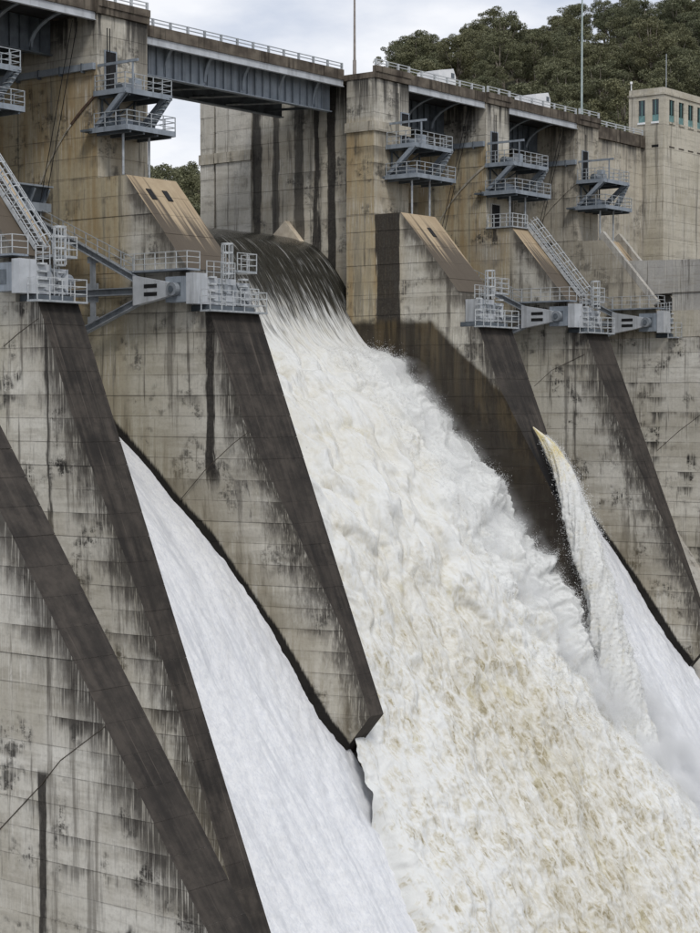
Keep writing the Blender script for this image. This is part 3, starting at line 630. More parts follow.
# ================================================================== DECK AND BRIDGES
def arc_bracket(y0, z0, y1, z1, x, n=7):
    """curved cantilever bracket from the web foot (y0,z0) up and out to the fascia (y1,z1)"""
    pts = [(y0 + (y1 - y0) * (1 - math.cos(i / n * math.pi / 2)), z0 + (z1 - z0) * math.sin(i / n * math.pi / 2)) for i in range(n + 1)]
    b = MB()
    for a, c in zip(pts[:-1], pts[1:]): b.bar((x, a[0], a[1]), (x, c[0], c[1]), 0.30, 0.10)
    return b
def span(x0, x1, y, label, rail_label, drop=2.35, web=1.55, nbr=4, dirty='coping', stiff=0.95, depth=9.0):
    t = thing('bridge_span', ((x0 + x1) / 2, y, 24), label, 'bridge')
    MB().box(x0, x1, y + 0.32, y + depth, 27.05, 27.33).build('deck_slab', 'road', t)
    # parapet kerb in cast lengths
    n = max(2, round((x1 - x0) / 3.4))
    for i in range(n):
        a = x0 + (x1 - x0) * i / n; c = x0 + (x1 - x0) * (i + 1) / n
        MB().box(a + 0.012, c - 0.012, y, y + 0.3, 27.02, 27.86).build('parapet_length', dirty, t)
    MB().box(x0, x1, y + 0.12, y + 0.20, 26.50, 27.018).box(x0, x1, y + 0.02, y + 0.34, 26.44, 26.50).build('fascia_beam', 'steel_light' if dirty == 'coping' else 'steel_mid', t)
    gm = 'steel_mid' if depth < 12 else 'steel_dark'  # gated spans: dark steel paints in the shade under the deck
    for k, yw in enumerate((y + web, y + depth - 2.2) if depth < 12 else (y + web, y + 9.0, y + depth - 2.2)):  # deep spans: middle web and long deck added to darken the bay
        g_ = MB().box(x0, x1, yw, yw + 0.05, 26.9 - drop, 26.95).build('girder_web', gm if k == 0 else 'steel_dark', t)  # inner webs coloured dark to stand for under-deck shade
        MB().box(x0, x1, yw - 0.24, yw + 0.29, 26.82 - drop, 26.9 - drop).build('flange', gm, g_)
        if k == 0:
            m = int((x1 - x0) / stiff)
            for i in range(1, m): MB().box(x0 + i * stiff - 0.02, x0 + i * stiff + 0.02, yw - 0.17, yw - 0.002, 26.9 - drop, 26.9).build('stiffener', gm, g_)
    for i in range(nbr):
        xx = x0 + (x1 - x0) * (i + 0.5) / nbr
        arc_bracket(y + web - 0.02, 27.0 - drop * 0.92, y + 0.2, 26.95, xx).build('bracket', 'steel_mid', t)
        MB().bar((xx, y + web, 26.6 - drop + .3), (xx + 0.0, y + depth - 2.2, 26.9 - drop + .3), 0.14, 0.2).build('cross_beam', 'steel_dark', t)
    for i in range(max(2, nbr - 1)):
        xa = x0 + (x1 - x0) * (i + 0.35) / nbr
        MB().bar((xa, y + depth - 2.3, 26.9 - drop + 0.1), (xa + 2.3, y + web + 0.3, 26.9 - drop + 0.1), 0.12).build('brace', 'galv_dull', t)
    r = thing('deck_railing', ((x0 + x1) / 2, y + 0.15, 27.86), rail_label, 'railing')
    railing(r, [(x0 + 0.15, y + 0.15, 27.86), (x1 - 0.15, y + 0.15, 27.86)], 0.56, 1.95, (1.0, 0.5), 0.065, 'galv' if depth > 12 else 'galv_dull', 0.16)
    # far-side rail
    railing(r, [(x0 + 0.15, y + depth - 0.2, 27.34), (x1 - 0.15, y + depth - 0.2, 27.34)], 1.1, 2.4, (1.0, 0.6), 0.07, 'galv', 0.1)
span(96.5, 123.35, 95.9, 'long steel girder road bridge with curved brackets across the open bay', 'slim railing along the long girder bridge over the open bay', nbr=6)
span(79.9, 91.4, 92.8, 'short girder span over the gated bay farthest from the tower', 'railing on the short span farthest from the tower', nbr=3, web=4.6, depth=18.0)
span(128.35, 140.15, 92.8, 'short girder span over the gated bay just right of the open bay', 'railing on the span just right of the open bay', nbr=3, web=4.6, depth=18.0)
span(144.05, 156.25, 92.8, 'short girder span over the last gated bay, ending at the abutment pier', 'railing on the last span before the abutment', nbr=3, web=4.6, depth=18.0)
def pier_cap(x0, x1, label, rl, y=92.8, ends=True):
    t = thing('pier_cap', ((x0 + x1) / 2, y, 26.9), label, 'coping')
    MB().box(x0 - 0.0, x1 + 0.0, y - 0.22, y + 9, 26.92, 27.40).build('cap_slab', 'coping', t)
    MB().box(x0 - 0.0, x1 + 0.0, y - 0.30, y + 0.12, 27.402, 27.9).build('parapet_length', 'coping', t)
    r = thing('deck_railing', ((x0 + x1) / 2, y, 27.9), rl, 'railing')
    railing(r, [(x0 + 0.15, y - 0.1, 27.9), (x1 - 0.15, y - 0.1, 27.9)], 0.56, 1.6, (1.0, 0.5), 0.065, 'galv', 0.16)
pier_cap(91.41, 96.49, 'stained coping on top of the pier left of the open bay', 'short railing on the coping left of the open bay')
pier_cap(123.36, 128.34, 'stained coping on top of the pier right of the open bay', 'short railing on the coping right of the open bay')
pier_cap(140.16, 144.04, 'stained coping on the pier between the two gated bays nearest the tower', 'short railing on the coping between the gated bays nearest the tower')
pier_cap(156.26, 160.2, 'stained coping on the abutment pier beside the lamp mast', 'short railing on the coping of the abutment pier')
# abutment wall past the last pier
ta = thing('abutment_wall', (168, 96.5, 6), 'streaked ochre abutment wall with black capping between last pier and tower', 'wall')
lifts(ta, 160.25, 175.9, lambda z: 96.4, 6.0, 27.0, 100, ['abut', 'slope_tan'])
MB().box(160.25, 175.9, 96.15, 100, 27.02, 28.3).build('cap_slab', 'coping', ta)
ra = thing('deck_railing', (168, 96.5, 28.3), 'white railing on the black-capped abutment wall', 'railing')
railing(ra, [(160.4, 96.4, 28.3), (175.7, 96.4, 28.3)], 0.6, 1.9, (1.0, 0.5), 0.09, 'galv', 0.14)

# gabled winch covers, lamp masts on the deck
def winch(x, y, label):
    t = thing('winch_cover', (x, y, 27.34), label, 'housing', 'white winch covers on the deck')
    MB().prism([(x - 1.3, 27.36), (x + 1.3, 27.36), (x + 1.3, 29.1), (x + 0.9, 29.75), (x - 1.3, 29.35)], y - 1.2, y + 1.2, ax='Y').build('cover', 'white', t)
    MB().box(x + 0.55, x + 1.05, y - 1.22, y - 1.19, 28.9, 29.35).build('vent', 'steel_dark', t)
    MB().box(x - 1.36, x + 1.36, y - 1.26, y + 1.26, 27.345, 27.46).build('plinth', 'galv_dull', t)
winch(136.4, 95.6, 'white gabled winch cover behind the railing just right of the open bay')
winch(152.5, 95.6, 'white gabled winch cover behind the railing of the last span')
def mast(x, y, z, h, mat, label, arm=True):
    t = thing('lamp_mast', (x, y, z), label, 'lamp post')
    MB().cyl((x, y, z), (x, y, z + 1.2), 0.16, 0.15).build('base_sleeve', mat, t)
    MB().cyl((x, y, z + 1.2), (x, y, z + h), 0.11, 0.07).build('pole', mat, t)
    MB().bar((x, y, z + h), (x, y + 1.8, z + h + 0.3), 0.07).build('arm', mat, t)
    MB().box(x - 0.12, x + 0.12, y + 1.7, y + 2.4, z + h + 0.2, z + h + 0.36).build('lamp_head', 'galv_dull', t)
M['mast_brown'] = plain('mast brown grey', (0.22, 0.19, 0.17), (0.30, 0.265, 0.24)); M['mast_green'] = plain('mast pale green grey', (0.32, 0.39, 0.38), (0.42, 0.48, 0.47))
mast(123.6, 95.0, 27.4, 9, 'mast_brown', 'slim brown lamp mast on the coping right of the open bay')
mast(158.0, 93.4, 27.4, 13, 'mast_green', 'tall pale green mast rising from the abutment pier')

# ================================================================== GATES
HUBY, HUBZ, RAD = 84.6, 7.5, 15.0
def radial_gate(xa, xb, label):
    t = thing('radial_gate', ((xa + xb) / 2, 97, 3.5), label, 'gate', 'radial gates')
    A = [R(a) for a in np.linspace(-13, 31, 16)]
    P = lambda a, r: (HUBY + r * math.cos(a), HUBZ + r * math.sin(a))
    poly = [P(a, RAD) for a in A] + [P(a, RAD - 0.12) for a in reversed(A)]
    MB().prism(poly, xa, xb).build('skin_plate', 'steel_dark', t)
    n = 9
    for i in range(n):
        x = xa + 0.3 + (xb - xa - 0.6) * i / (n - 1); q = [P(a, RAD - 0.12) for a in A] + [P(a, RAD - 0.55) for a in reversed(A)]
        MB().prism(q, x - 0.05, x + 0.05).build('rib', 'steel_mid', t)
    for a in (R(-6), R(8), R(26)):
        y, z = P(a, RAD - 0.85); MB().bar((xa + 0.1, y, z), (xb - 0.1, y, z), 0.5, 0.6).build('beam', 'steel_mid', t)
    yt, zt = P(A[-1], RAD - 0.2); MB().box(xa, xb, yt - 0.35, yt + 0.25, zt, zt + 0.12).build('top_plate', 'steel_mid', t)
    for x in (xa + 0.75, xb - 0.75):
        # fan-shaped arm: three chords from the yoke plate, with cross members
        arm = MB().prism([(HUBY + 0.35, HUBZ - 0.45), (HUBY + 0.35, HUBZ + 0.45), (HUBY + 1.2, HUBZ + 0.62), (HUBY + 3.6, HUBZ + 1.02), (HUBY + 3.6, HUBZ - 1.0), (HUBY + 1.2, HUBZ - 0.62)], x - 0.28, x + 0.28).build('arm_yoke', 'steel_light', t)
        for zz in (0.27, -0.27): MB().box(x - 0.30, x - 0.27, HUBY + 1.35, HUBY + 2.55, HUBZ + zz - 0.13, HUBZ + zz + 0.13).build('slot', 'black', arm)
        ends = []
        for a, r0 in ((R(25), 3.2), (R(1), 3.2), (R(-19), 3.2)):
            dz = {25: 0.75, 1: 0.0, -19: -0.75}[round(math.degrees(a))]
            p0 = (x, HUBY + 3.4, HUBZ + dz); y1, z1 = HUBY + 13.6, HUBZ + dz * 1.0 + {25: 4.7, 1: 0.05, -19: -3.6}[round(math.degrees(a))] * 1.0
            b = MB()
            b.bar(p0, (x, y1, z1), 0.06, 0.42)
            for s in (-1, 1): b.bar((x, p0[1], p0[2] + 0.22 * s), (x, y1, z1 + 0.22 * s), 0.46, 0.06)
            b.build('arm_chord', 'steel_arm', t); ends.append((p0, (x, y1, z1)))
        for f in (0.42, 0.8):
            pt = [tuple(Vector(a).lerp(Vector(c), f)) for a, c in ends]
            for a, c in ((pt[0], pt[1]), (pt[1], pt[2])):
                q = MB(); q.bar(a, c, 0.08, 0.5); q.bar((a[0], a[1], a[2] - 0.2), (a[0], a[1], a[2] - 0.65), 0.1, 1.0).bar((c[0], c[1], c[2] + 0.2), (c[0], c[1], c[2] + 0.65), 0.1, 1.0)
                q.build('arm_tie', 'steel_arm', t)
        MB().cyl((x - 0.36, HUBY, HUBZ), (x + 0.36, HUBY, HUBZ), 0.45, n=18).build('trunnion_hub', 'steel_arm', t)
        MB().cyl((x - 0.42, HUBY, HUBZ), (x + 0.42, HUBY, HUBZ), 0.22, n=14).build('trunnion_pin', 'steel_dark', t)
        for k in (0.25, -0.25):
            pc = MB().cyl((x + k, 97.2, 14.2), (x + k, 93.9, 26.4), 0.03, n=5).build('hoist_rope', 'black', t)
    # walkway rail along the upper chord
    x = xb - 0.75
    a = Vector((x - 0.25, HUBY + 3.6, HUBZ + 1.25)); c = Vector((x - 0.25, HUBY + 12.6, HUBZ + 5.1))
    railing(t, [a, c], 1.0, 1.3, (1.0, 0.5), 0.05, 'galv_dull')
radial_gate(79.75, 91.2, 'dark ribbed radial gate with fan arms in the bay farthest from the tower')
radial_gate(128.6, 139.95, 'radial gate with pale arms in the bay just right of the open bay')
radial_gate(144.25, 156.0, 'radial gate with pale arms in the bay nearest the tower')

# arc-shaped guide strip and walkway ledge on each pier side that faces a gated bay
for x, lab in ((91.44, 'pier left of the open bay'), (140.18, 'pier one bay from the tower'), (156.28, 'abutment pier')):
    t = thing('gate_guide', (x, 97, 14), 'rusty curved gate guide strip on the side of the ' + lab, 'guide')
    A = [R(a) for a in np.linspace(24, 60, 13)]; b = MB()
    for k in range(12):
        q = MB(); p0 = (x - 0.03, HUBY + 16.1 * math.cos(A[k]), HUBZ + 16.1 * math.sin(A[k])); p1 = (x - 0.03, HUBY + 16.1 * math.cos(A[k + 1]), HUBZ + 16.1 * math.sin(A[k + 1]))
        q.bar(p0, p1, 0.04, 0.13 if k < 8 else 0.2).build('strip', 'rust' if k > 7 and x < 100 else 'abut', t)
    t = thing('pipe_ledge', (x, 97, 23.2), 'dark steel duct along the side of the ' + lab, 'duct')
    MB().box(x - 0.32, x - 0.02, 92.9, 112, 23.05, 23.5).build('duct', 'steel_mid', t)
    for yy_ in np.arange(94, 112, 2.2): MB().box(x - 0.36, x - 0.01, yy_ - 0.05, yy_ + 0.05, 22.9, 23.55).build('clip', 'steel_dark', t)

# ================================================================== HOIST PLATFORMS
def hoist(x0, x1, xp0, xp1, label, yb=92.75, yf=89.5, z0=18.75, z1=21.3, hang=0.45, posts=True, mat='galv_dull'):
    t = thing('hoist_platform', ((x0 + x1) / 2, yb, z0), label, 'platform')
    D = 'steel_dark'
    lo = MB().box(x0, x1, yf, yb, z0, z0 + 0.10).build('lower_floor', D, t)
    b = MB().box(x0, x1, yf - 0.06, yf, z0 - 0.16, z0 + 0.2).box(x0 - 0.06, x0, yf, yb + 0.3, z0 - 0.16, z0 + 0.2).box(x1, x1 + 0.06, yf, yb, z0 - 0.16, z0 + 0.2)
    b.build('edge_beam', 'steel_mid', t)
    if x0 < xp0 - 0.2: MB().box(x0 - 0.35, xp0 - 0.03, yb + 0.01, yb + 0.9, z0 - 0.05, z0 + 0.10).build('side_step', D, t)
    for i in range(4):
        xx = x0 + 0.4 + (x1 - x0 - 0.8) * i / 3; MB().box(xx - 0.07, xx + 0.07, yf + 0.05, yb, z0 - 0.32, z0 - 0.002).build('joist', D, t)
    ux1 = x1 - 0.1
    MB().box(x0 + 0.1, ux1, yf + 0.25, yb, z1, z1 + 0.09).build('upper_floor', D, t)
    MB().box(x0 + 0.1, ux1, yf + 0.17, yf + 0.245, z1 - 0.18, z1 + 0.18).box(x0 + 0.02, x0 + 0.095, yf + 0.25, yb, z1 - 0.18, z1 + 0.18).build('edge_beam', 'steel_mid', t)
    for i in range(3):
        xx = x0 + 0.6 + (ux1 - x0 - 1.0) * i / 2; MB().box(xx - 0.06, xx + 0.06, yf + 0.3, yb, z1 - 0.3, z1 - 0.002).build('joist', D, t)
    # raking plate struts that carry the upper floor
    for xx in (x0 + 0.12, x1 - 0.7):
        MB().bar((xx, yb - 0.1, z0 + 0.2), (xx, yf + 0.25, z1 + 0.05), 0.16, 0.34).bar((xx + 0.3, yb - 0.1, z0 + 0.2), (xx + 0.3, yf + 0.25, z1 + 0.05), 0.08, 0.34).build('strut', 'steel_mid', t)
    MB().bar((x1 - 2.1, yf + 0.5, z0 + 0.15), (x1 - 0.15, yf + 0.45, z1), 0.5, 0.22).build('stair_stringer', D, t)
    for i in range(8):
        f = (i + 0.5) / 8; MB().box(x1 - 2.1 + 1.95 * f - 0.13, x1 - 2.1 + 1.95 * f + 0.13, yf + 0.1, yf + 0.8, z0 + 0.25 + (z1 - z0 - 0.15) * f, z0 + 0.29 + (z1 - z0 - 0.15) * f).build('stair_tread', 'galv_dull', t)
    railing(t, [(x0, yb - 0.1, z0 + 0.1), (x0, yf, z0 + 0.1), (x1, yf, z0 + 0.1), (x1, yb - 0.3, z0 + 0.1)], 1.1, 1.15, th=0.05, mat=mat)
    railing(t, [(x0 + 0.1, yb - 0.1, z1 + 0.09), (x0 + 0.1, yf + 0.25, z1 + 0.09), (ux1, yf + 0.25, z1 + 0.09), (ux1, yb - 0.3, z1 + 0.09)], 1.15, 0.9, th=0.05, mat=mat)
    for k_ in range(3):
        xx = x0 + 0.8 + k_ * (x1 - x0 - 1.6) / 2; MB().bar((xx, yb - 0.08, z0 + 0.12), (xx, yb - 0.08, z1), 0.12).build('column', D, t)
    MB().bar((x0 + 0.8, yb - 0.06, z0 + 0.2), (x1 - 0.8, yb - 0.06, z1 - 0.1), 0.09).bar((x1 - 0.8, yb - 0.05, z0 + 0.2), (x0 + 0.8, yb - 0.05, z1 - 0.1), 0.09).build('cross_brace', D, t)
    MB().box(x1 - 1.5, x1 - 0.75, yb - 0.75, yb - 0.2, z1 + 0.1, z1 + 1.5).build('control_cabinet', 'steel_mid', t)
    MB().cyl((x0 + 1.4, yb - 1.1, z1 + 0.5), (x0 + 2.6, yb - 1.1, z1 + 0.5), 0.38, n=14).build('brake_drum', D, t)
    MB().box(x0 + 2.7, x0 + 3.3, yb - 1.5, yb - 0.7, z1 + 0.1, z1 + 0.95).build('gearbox', 'steel_arm', t)
    for k_ in (0.9, 1.15): MB().cyl((x0 + k_, yb - 0.5, z1), (x0 + k_, yb - 0.5, z1 + 4.6), 0.04, n=6).build('conduit', 'black', t)
    # winch motor, gearbox, davit rail
    MB().box(x0 + 1.2, x0 + 2.4, yb - 1.5, yb - 0.4, z0 + 0.1, z0 + 0.95).build('motor_box', 'steel_mid', t)
    MB().cyl((x0 + 0.3, yb - 0.9, z0 + 0.55), (x0 + 1.15, yb - 0.9, z0 + 0.55), 0.36, n=14).build('motor', D, t)
    MB().cyl((x0 + 2.5, yb - 1.0, z0 + 0.6), (x0 + 3.6, yb - 1.0, z0 + 0.6), 0.45, n=16).build('rope_drum', D, t)
    MB().bar((x0 + 0.5, yb, z1 + 2.0), (x0 + 0.5, yf - 0.6, z1 + 2.0), 0.13, 0.18).build('davit_beam', 'steel_mid', t)
    MB().bar((x0 + 0.5, yf - 0.1, z1 + 0.1), (x0 + 0.5, yf - 0.1, z1 + 2.0), 0.1).build('davit_post', 'steel_mid', t)
    if posts:
        for xx in (x0 + 0.55, x0 + 3.1): MB().cyl((xx, yf + 0.9, 15.62), (xx, yf + 0.9, z0 - 0.1), 0.085, n=8).build('prop', 'galv_dull', t)
    # door behind in the pier head
    d_ = thing('pier_door', (xp0 + 1.3, 92.7, z1 + 0.1), 'dark narrow doorway in the pier head above the ' + label.split(' on ')[0].split(' high')[0] + ' ' + label.split(' on ')[-1], 'door')
    MB().box(xp0 + 0.75, xp0 + 1.75, 92.72, 92.79, z1 + 0.1, z1 + 3.1).build('door_leaf', 'black', d_)
    fr = MB().box(xp0 + 0.66, xp0 + 0.75, 92.69, 92.79, z1 + 0.1, z1 + 3.2).box(xp0 + 1.75, xp0 + 1.84, 92.69, 92.79, z1 + 0.1, z1 + 3.2).box(xp0 + 0.75, xp0 + 1.75, 92.69, 92.79, z1 + 3.1, z1 + 3.2).build('door_frame', 'steel_mid', d_)
    return t
hoist(91.0, 95.8, 91.46, 96.45, 'two-level dark steel hoist platform on the pier left of the open bay')
hoist(124.9, 130.5, 126.4, 128.3, 'two-level steel hoist platform on the pier right of the open bay')
hoist(139.9, 145.9, 140.2, 144.0, 'two-level steel hoist platform on the pier carrying the caged stair nearest the tower')
hoist(155.9, 161.0, 156.3, 160.2, 'two-level steel hoist platform on the abutment pier beside the tower')
hoist(76.0, 81.7, 76.2, 79.5, 'two-level steel hoist platform on the pier farthest from the tower')

# ================================================================== TRUNNION STATIONS
def trunnion(x0, x1, label, left=True, over=0.6, rx=None):
    """pale steel box girder on the pier shoulder, with its lower gallery, upper landing, cages and bearing"""
    t = thing('trunnion_station', ((x0 + x1) / 2, 83, 6.06), label, 'trunnion')
    L = 'steel_light'
    MB().box(x0 + (0.35 if left else 1.0), x1 - 1.7, 82.95, 84.3, 6.5, 8.3).build('box_girder', L, t)
    MB().box(x1 - 1.66, x1 - 0.15, 83.1, 84.3, 6.55, 8.1).build('end_box', L, t)
    MB().box(x0 + 0.3, x1 - 0.1, 82.7, 84.3, 6.08, 6.44).build('bed_plate', 'steel_dark', t)
    # step irons on the face
    for xx in (x0 + 0.75, x1 - 1.05):
        for i in range(4):
            MB().box(xx - 0.28, xx + 0.28, 82.66, 82.94 if xx < x1 - 1.7 else 83.09, 6.9 + i * 0.45, 7.02 + i * 0.45).build('step_iron', 'galv', t)
    MB().box(x0 + 1.5, x0 + 1.56, 82.9, 82.948, 6.55, 8.28).build('weld_rib', 'steel_mid', t)
    # railing on the girder top, conduits, junction boxes, bolted cover plates
    railing(t, [(x0 + 0.4, 83.0, 8.32), (x1 - 1.75, 83.0, 8.32), (x1 - 1.75, 84.2, 8.32)], 1.1, 0.7, th=0.042)
    for k_, zz_ in enumerate((6.75, 7.3, 7.9)): MB().bar((x0 + 1.05, 82.9, zz_), (x1 - 1.9, 82.9, zz_), 0.05).build('conduit', 'galv_dull', t)
    for xx in (x0 + 1.9, x1 - 2.2): MB().box(xx, xx + 0.32, 82.74, 82.94, 7.35, 7.85).build('junction_box', 'steel_arm', t)
    MB().bar((x1 - 1.6, 83.05, 6.6), (x1 - 0.25, 83.05, 8.05), 0.06, 0.12).bar((x1 - 0.25, 83.03, 6.6), (x1 - 1.6, 83.03, 8.05), 0.06, 0.12).build('cross_brace', 'steel_arm', t)
    # bearing against the pier's near side
    if left:
        MB().box(x0 - 0.95, x0 + 0.3, 83.6, 85.5, 6.65, 8.35).build('bearing_block', 'steel_mid', t)
        MB().box(x0 - 0.97, x0 - 0.955, 84.1, 85.0, 7.05, 7.95).build('bearing_cover', 'steel_dark', t)
        MB().box(x0 - 1.0, x0 + 0.34, 82.9, 83.58, 6.5, 8.55).build('bearing_cap', L, t)
        MB().box(x0 - 1.1, x0 + 0.2, 83.4, 89.2, 8.75, 8.87).build('upper_landing', 'steel_mid', t)
        railing(t, [(x0 + 0.15, 83.4, 8.87), (x0 - 1.1, 83.4, 8.87), (x0 - 1.1, 89.2, 8.87)], 1.15, 0.95, th=0.045)
    # lower gallery at the head of the raking face
    MB().box(x0 - (over if left else 0.1), x1 + 0.2, 81.75, 82.7, 5.98, 6.1).build('gallery_floor', 'galv_dull', t)
    railing(t, [(x0 - (over if left else 0.1), 82.6, 6.1), (x0 - (over if left else 0.1), 81.8, 6.1), (x1 + 0.15, 81.8, 6.1), (x1 + 0.15, 83.2, 6.1)], 1.35, 1.05, (1.0, 0.66, 0.33), 0.045)
    # upper landing with ladder cage
    MB().box(x1 - 1.5, x1 + 0.55, 83.0, 84.4, 8.8, 8.95).build('upper_landing', 'galv_dull', t)
    railing(t, [(x1 - 1.5, 83.0, 8.95), (x1 + 0.5, 83.0, 8.95), (x1 + 0.5, 84.4, 8.95)], 1.2, 0.9, th=0.045)
    cx, cy = x0 + 2.0, 82.6
    for i in range(6):
        a = i / 6 * 2 * math.pi; MB().bar((cx + .38 * math.cos(a), cy + .38 * math.sin(a), 8.3), (cx + .38 * math.cos(a), cy + .38 * math.sin(a), 10.6), 0.05).build('cage_bar', 'galv', t)
    for z in (8.6, 9.3, 10.0, 10.6):
        b = MB()
        for i in range(12):
            a, c = i / 12 * 2 * math.pi, (i + 1) / 12 * 2 * math.pi
            b.bar((cx + .4 * math.cos(a), cy + .4 * math.sin(a), z), (cx + .4 * math.cos(c), cy + .4 * math.sin(c), z), 0.03, 0.09)
        b.build('cage_hoop', 'galv', t)
    for s in (-.2, .2): MB().bar((cx + s, cy + .3, 6.1), (cx + s, cy + .3, 10.2), 0.05).build('ladder_rail', 'galv', t)
    for i in range(13): MB().bar((cx - .2, cy + .3, 6.4 + i * .3), (cx + .2, cy + .3, 6.4 + i * .3), 0.035).build('ladder_rung', 'galv', t)
    return t
trunnion(76.2, 79.5, 'pale railed trunnion box below the caged stair farthest from the tower')
trunnion(91.46, 96.45, 'pale steel trunnion station on the pier left of the open bay')
trunnion(123.4, 128.3, 'pale steel trunnion station on the wet pier right of the open bay', left=False)
trunnion(140.2, 144.0, 'pale steel trunnion station at the foot of the caged stair nearest the tower')
trunnion(156.3, 159.0, 'pale steel trunnion station against the grey parapet block')
# gallery wing out over the open bay
tw = thing('gallery_wing', (96, 82.2, 6), 'small railed gallery end facing the falling curtain of the open bay', 'gallery')
MB().box(95.0, 96.9, 82.72, 83.6, 6.5, 6.6).build('floor', 'galv_dull', tw)
railing(tw, [(95.0, 82.75, 6.6), (96.85, 82.75, 6.6), (96.85, 83.6, 6.6)], 1.15, 0.8, th=0.055)

# caged stairs on the raking tops
def caged_stair(x, label, y0=90.2, z0=16.0, y1=84.4, z1=9.25):
    t = thing('caged_stair', (x, y1, z1), label, 'stair', 'caged stairs on the sloping pier tops')
    a = Vector((x, y0, z0)); c = Vector((x, y1, z1)); d = (c - a).normalized(); nrm = Vector((0, d.z, -d.y)); nrm = nrm if nrm.z > 0 else -nrm
    for s in (-0.42, 0.42): MB().bar(a + Vector((s, 0, 0.15)), c + Vector((s, 0, 0.15)), 0.08, 0.28).build('stringer', 'galv', t)
    L = (c - a).length; n = int(L / 0.36)
    for i in range(n):
        p = a.lerp(c, (i + 0.5) / n) + Vector((0, 0, 0.18)); MB().box(p.x - 0.4, p.x + 0.4, p.y - 0.13, p.y + 0.13, p.z - 0.02, p.z + 0.02).build('tread', 'galv', t)
    for i in range(9):
        p = a.lerp(c, (i + 0.3) / 8.6); b = MB()
        pts = [p + Vector((-0.46, 0, 0)) + nrm * 0.1]
        for k in range(9):
            an = math.pi * (1 - k / 8); pts.append(p + Vector((0.46 * math.cos(an), 0, 0)) + nrm * (0.75 + 0.42 * math.sin(an)))
        pts.append(p + Vector((0.46, 0, 0)) + nrm * 0.1)
        for q, r_ in zip(pts[:-1], pts[1:]): b.bar(q, r_, 0.065)
        b.build('cage_hoop', 'galv', t)
    for s, h in ((-0.46, 0.75), (0.46, 0.75), (-0.33, 1.05), (0.33, 1.05), (0, 1.17), (-0.46, 0.42), (0.46, 0.42)):
        MB().bar(a + Vector((s, 0, 0)) + nrm * h, c + Vector((s, 0, 0)) + nrm * h, 0.045).build('cage_bar', 'galv', t)
    return t
caged_stair(143.1, 'pale caged stair on the sloping pier top nearest the tower')
caged_stair(78.3, 'pale caged stair on the pier farthest from the tower')
tl = thing('stair_landing', (141.6, 91.4, 15.6), 'railed landing at the top of the caged stair nearest the tower', 'landing')
MB().box(140.0, 143.9, 89.8, 92.7, 15.62, 15.74).build('floor', 'galv_dull', tl)
railing(tl, [(140.05, 92.5, 15.74), (140.05, 89.85, 15.74), (142.5, 89.85, 15.74)], 1.15, 0.75, th=0.055)
dd = thing('pier_door', (141.5, 92.7, 15.8), 'dark doorway behind the landing of the caged stair nearest the tower', 'door')
MB().box(141.0, 142.3, 92.7, 92.78, 15.76, 17.9).build('door_leaf', 'black', dd)
MB().box(140.9, 141.0, 92.66, 92.78, 15.76, 18.0).box(142.3, 142.4, 92.66, 92.78, 15.76, 18.0).box(141.0, 142.3, 92.66, 92.78, 17.9, 18.0).build('door_frame', 'greywall', dd)

